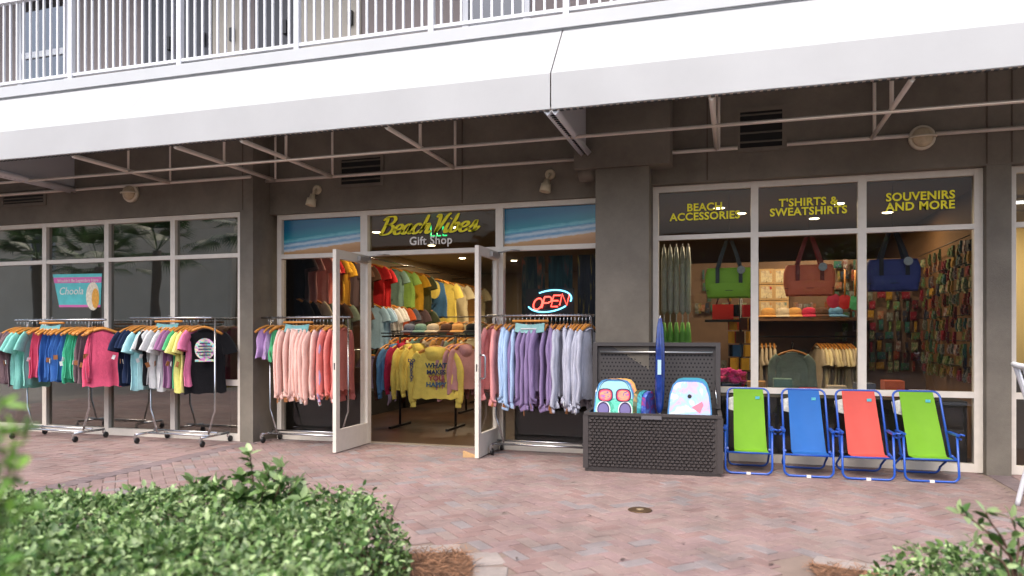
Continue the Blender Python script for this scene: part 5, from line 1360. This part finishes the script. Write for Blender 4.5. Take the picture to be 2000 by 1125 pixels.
# saplings growing out of the hedges
def sapling(name, label, base, stems, seed, ls, nleaf, mats=(0,0,1,2,3)):
    r = random.Random(seed); t = thing(name, label, 'sapling', base); bk = MB(); lf = MB()
    for pts in stems:
        P = catmull([Vector(p) for p in pts], 6); n = len(P)
        bk.tube(P, [0.0065*(1-0.75*i/n)+0.0012 for i in range(n)], 5)
        for k in range(nleaf):
            s_ = 0.25+0.75*(k+r.random())/nleaf; i = min(n-2, int(s_*(n-1))); p = P[i].lerp(P[i+1], s_*(n-1)-i)
            d = (P[i+1]-P[i]).normalized()*0.5+rdir(r, 0.15); L = ls*r.uniform(0.7,1.25)
            leaf(lf, p, d, rdir(r, 1.6), L, L*0.5, r.choice(mats))
        for k in range(3): leaf(lf, P[-1], rdir(r, 0.8), rdir(r, 1), ls, ls*0.48, 1)
    bk.build('stem', mat('twig_brown', (0.11,0.06,0.04), 0.7), t, fix=False)
    struct(lf.build('leaves', LEAFM, t, fix=False), 'stuff')
b0 = gz(495, 985, 0.40); 
b0 = wy(500, 1010, 3.62)
def rel(px, py, Y): q = wy(px, py, Y); return tuple(q-Vector((b0.x, b0.y, 0)))
sapling('sapling', 'leafy sapling rising from the middle of the left hedge', (b0.x, b0.y, 0), [
    [(0,0,0),rel(500,1000,3.62),rel(494,935,3.62),rel(488,885,3.62)],[(0,0,0),rel(505,1000,3.6),rel(530,950,3.6),rel(552,912,3.6)],[(0,0,0),rel(490,1005,3.62),rel(450,960,3.6),rel(425,945,3.6)],
    [(0,0,0),rel(480,1010,3.55),rel(420,965,3.5),rel(375,942,3.5)],[(0,0,0),rel(515,1005,3.6),rel(540,965,3.6),rel(580,945,3.6)],[(0,0,0),rel(505,1010,3.5),rel(510,975,3.45),rel(520,950,3.45)],[(0,0,0),rel(525,1010,3.5),rel(560,985,3.5),rel(590,975,3.5)],[(0,0,0),rel(470,1015,3.5),rel(455,985,3.45),rel(470,965,3.45)],
    [(0,0,0),rel(500,1000,3.55),rel(515,950,3.55),rel(525,918,3.55)],[(0,0,0),rel(495,1010,3.5),rel(478,960,3.5),rel(470,930,3.5)],[(0,0,0),rel(510,1010,3.5),rel(535,975,3.5),rel(550,940,3.5)],[(0,0,0),rel(530,1010,3.55),rel(560,970,3.55),rel(575,955,3.55)],[(0,0,0),rel(460,1010,3.55),rel(440,980,3.55),rel(400,962,3.55)]], 21, 0.082, 26, (0,0,2,2,1))
b0 = wy(1985, 1125, 3.75)
sapling('sapling', 'bare-twigged sapling leaning left from the right hedge', (b0.x, b0.y, 0), [
    [(0,0,0),rel(1985,1120,3.75),rel(1950,1062,3.72),rel(1905,1020,3.7),rel(1876,1003,3.7)],[(0,0,0),rel(1978,1115,3.75),rel(1962,1060,3.75),rel(1935,1020,3.75),rel(1925,1000,3.75)],
    [(0,0,0),rel(1985,1115,3.75),rel(1990,1060,3.8),rel(1975,1012,3.8)],[(0,0,0),rel(1970,1120,3.7),rel(1935,1085,3.7),rel(1905,1062,3.7)],[(0,0,0),rel(1995,1110,3.8),rel(2005,1060,3.8),rel(2000,1030,3.8)]], 22, 0.066, 11, (2,2,0,1))
# soft out-of-focus fern close to the camera at the left
fb = wy(-95, 1125, 1.0)
fern = thing('fern_bush', 'bright green feathery bush blurred at the left edge', 'bush', (fb.x, 1.0, 0))
r = random.Random(77); lf = MB(); bk = MB()
for k in range(70):
    a = r.uniform(0, 6.28); hgt_ = r.uniform(0.45, 1.30) if k % 4 else r.uniform(1.2, 1.38); sp_ = r.uniform(0.05, 0.24)*(1.7-hgt_*0.9)
    P = catmull([(0,0,0),(math.cos(a)*sp_*0.3,math.sin(a)*sp_*0.3,hgt_*0.6),(math.cos(a)*sp_,math.sin(a)*sp_,hgt_)], 6)
    bk.tube(P, 0.0016, 4)
    for j in range(48):
        s_ = 0.25+0.75*j/48; i = min(len(P)-2, int(s_*(len(P)-1))); p = P[i]
        leaf(lf, p+rdir(r,0)*0.02, rdir(r, 0.2), rdir(r, 1), 0.045, 0.016, r.choice((1,1,0)))
bk.build('stem', MATS['twig_brown'], fern, fix=False)
struct(lf.build('leaves', [LEAFM[0], mat('leaf_bright', (0.30,0.55,0.10), 0.5, island=0.3, trans=0.35), LEAFM[2]], fern, fix=False), 'stuff')

# ================================================================== ACROSS THE WAY (seen as reflections in the glass)
road = struct(MB().box(-60, 40, -9.5, -3.5, -0.03, -0.012).build('road', mat('asphalt', (0.07,0.07,0.072), 0.85, var=0.2, scale=2)))
ob = thing('opposite_building', 'pale grey building across the street reflected in the glass', 'building', (-28, -14, 0))
M_pale = mat('pale_stucco', (0.80,0.68,0.53), 0.8, var=0.08, scale=0.8)
MB().box(-24, 4.5, -6, 0, 0, 7.6).build('wall', M_pale, ob)
for k in (1, 4):
    for fl_ in range(2):
        f_ = MB().box(-22+3.4*k, -20.4+3.4*k, 0.0, 0.05, 1.2+3.6*fl_, 3.2+3.6*fl_).build('window', mat('far_frame', (0.6,0.6,0.6), 0.5), ob)
        MB().box(-21.9+3.4*k, -20.5+3.4*k, 0.05, 0.06, 1.3+3.6*fl_, 3.1+3.6*fl_).build('pane', mat('far_glass', (0.03,0.035,0.04), 0.1), f_)
MB().box(-24.2, 4.7, -0.4, 0.5, 7.6, 8.0).build('cornice', M_pale, ob)
ob2 = thing('sky_block_house', 'unseen grey-brown building across the street added to block sky in the right windows', 'building', (6, -16, 0))  # unseen house added, its height set to block sky from window reflections
MB().box(-29, 24, -6, 0, 0, 5.4).build('wall', mat('brown_stucco', (0.16,0.145,0.13), 0.8, var=0.1, scale=0.8), ob2)
MB().box(-29.3, 24.3, -6.3, 0.6, 5.4, 5.7).build('roof', MATS['brown_stucco'], ob2)
def palm(x, y, h, seed, label):
    r = random.Random(seed); t = thing('palm_tree', label, 'palm tree', (x, y, 0), 0, 'palms across the way')
    MB().tube(catmull([(0,0,0),(0.05,0.03,h*0.5),(0.12,0.0,h)], 6), [0.17-0.004*i for i in range(13)], 10).build('trunk', mat('palm_bark', (0.16,0.13,0.10), 0.9, var=0.2, scale=10), t)
    mb = MB()
    for k in range(26):
        a = r.uniform(0, 6.28); el = r.uniform(-0.5, 1.2); L = r.uniform(0.9, 1.3)
        d = Vector((math.cos(a)*math.cos(el), math.sin(a)*math.cos(el), math.sin(el)))
        c = Vector((0.12,0,h))+d*L*0.75
        s_ = d.cross(Vector((0,0,1)))
        if s_.length < 0.1: s_ = Vector((1,0,0))
        s_.normalize()
        for j in range(22):
            an = -1.35+2.7*j/21
            dd = (d*math.cos(an)+s_*math.sin(an)).normalized(); Lf = 0.85*(0.65+0.35*math.cos(an))
            p1 = c+dd*Lf*0.6; p2 = c+dd*Lf+Vector((0,0,-0.22*Lf)); wv = s_*0.022*math.cos(an)+d*0.022*abs(math.sin(an))
            b = len(mb.v); mb.v += [tuple(c-wv*0.5),tuple(c+wv*0.5),tuple(p1+wv),tuple(p1-wv),tuple(p2)]; mb.face((b,b+1,b+2,b+3)); mb.face((b+3,b+2,b+4))
        b = len(mb.v); q = Vector((0.12,0,h)); mb.v += [tuple(q-s_*0.012),tuple(q+s_*0.012),tuple(c+s_*0.012),tuple(c-s_*0.012)]; mb.face((b,b+1,b+2,b+3))
    struct(mb.build('crown', mat('palm_leaf', (0.06,0.115,0.04), 0.45, island=0.4, trans=0.2), t, fix=False), 'stuff')
palm(-20.6, -1.0, 3.7, 1, 'palm reflected in the far left pane')
palm(-18.4, -1.2, 3.4, 2, 'palm reflected in the poster pane')
palm(-15.9, -0.8, 3.8, 3, 'palm reflected in the third left pane')
palm(-13.6, -1.6, 4.4, 4, 'palm reflected in the pane by the left pilaster')
palm(-6.5, -3.0, 4.6, 5, 'palm behind the viewpoint reflected near the doors')
def tree(x, y, h, seed, label):
    r = random.Random(seed); t = thing('street_tree', label, 'tree', (x, y, 0), 0, 'trees across the way')
    tk = MB().tube([(0,0,0),(0.08,0,h*0.35),(0.0,0.1,h*0.7)], [0.16,0.12,0.05], 8)
    for k in range(6):
        a = k*1.05; tk.tube([(0.05,0,h*0.35),(math.cos(a)*h*0.14,math.sin(a)*h*0.14,h*0.55),(math.cos(a)*h*0.25,math.sin(a)*h*0.25,h*0.72)], [0.06,0.04,0.015], 6)
    tk.build('trunk', MATS['palm_bark'], t, fix=False)
    mb = MB()
    for c_ in range(26):
        a = r.uniform(0,6.28); rr = h*0.30*math.sqrt(r.random()); cz = h*(0.66+r.uniform(-0.22,0.26))
        for k in range(70):
            p = Vector((math.cos(a)*rr+r.gauss(0,0.32), math.sin(a)*rr+r.gauss(0,0.32), cz+r.gauss(0,0.26)))
            leaf(mb, p, rdir(r,0), rdir(r,1), 0.18, 0.10, r.choice((0,2,2)))
    struct(mb.build('crown', LEAFM, t, fix=False), 'stuff')
tree(-3.0, -9.5, 4.6, 31, 'small broadleaf tree across the way near the door axis')
tree(3.4, -10.0, 5.0, 32, 'broadleaf tree across the way reflected in the totes window')

# a few fallen leaves on the paving
r = random.Random(91)
for px, py in ((1598,1036),(1545,1022),(1330,1060),(1115,944),(1010,1090),(1210,1096),(1455,1092),(1690,1010),(1730,985),(980,1005),(1395,1012),(1500,1105),(1155,1010),(640,925)):
    q = gz(px, py); mb = MB(); leaf(mb, Vector((0,0,0.006)), Vector((r.uniform(-1,1), r.uniform(-1,1), 0.05)), Vector((0.2*r.random(),0.1,1)), r.uniform(0.03,0.06), r.uniform(0.012,0.022), 0)
    tag(mb.build('fallen_leaf', mat('dry_leaf', (0.06,0.04,0.028), 0.8), None, fix=False), 'small dry brown leaf lying on the brick paving', 'leaf', 'fallen leaves on the paving').location = (q.x, q.y, 0.001)
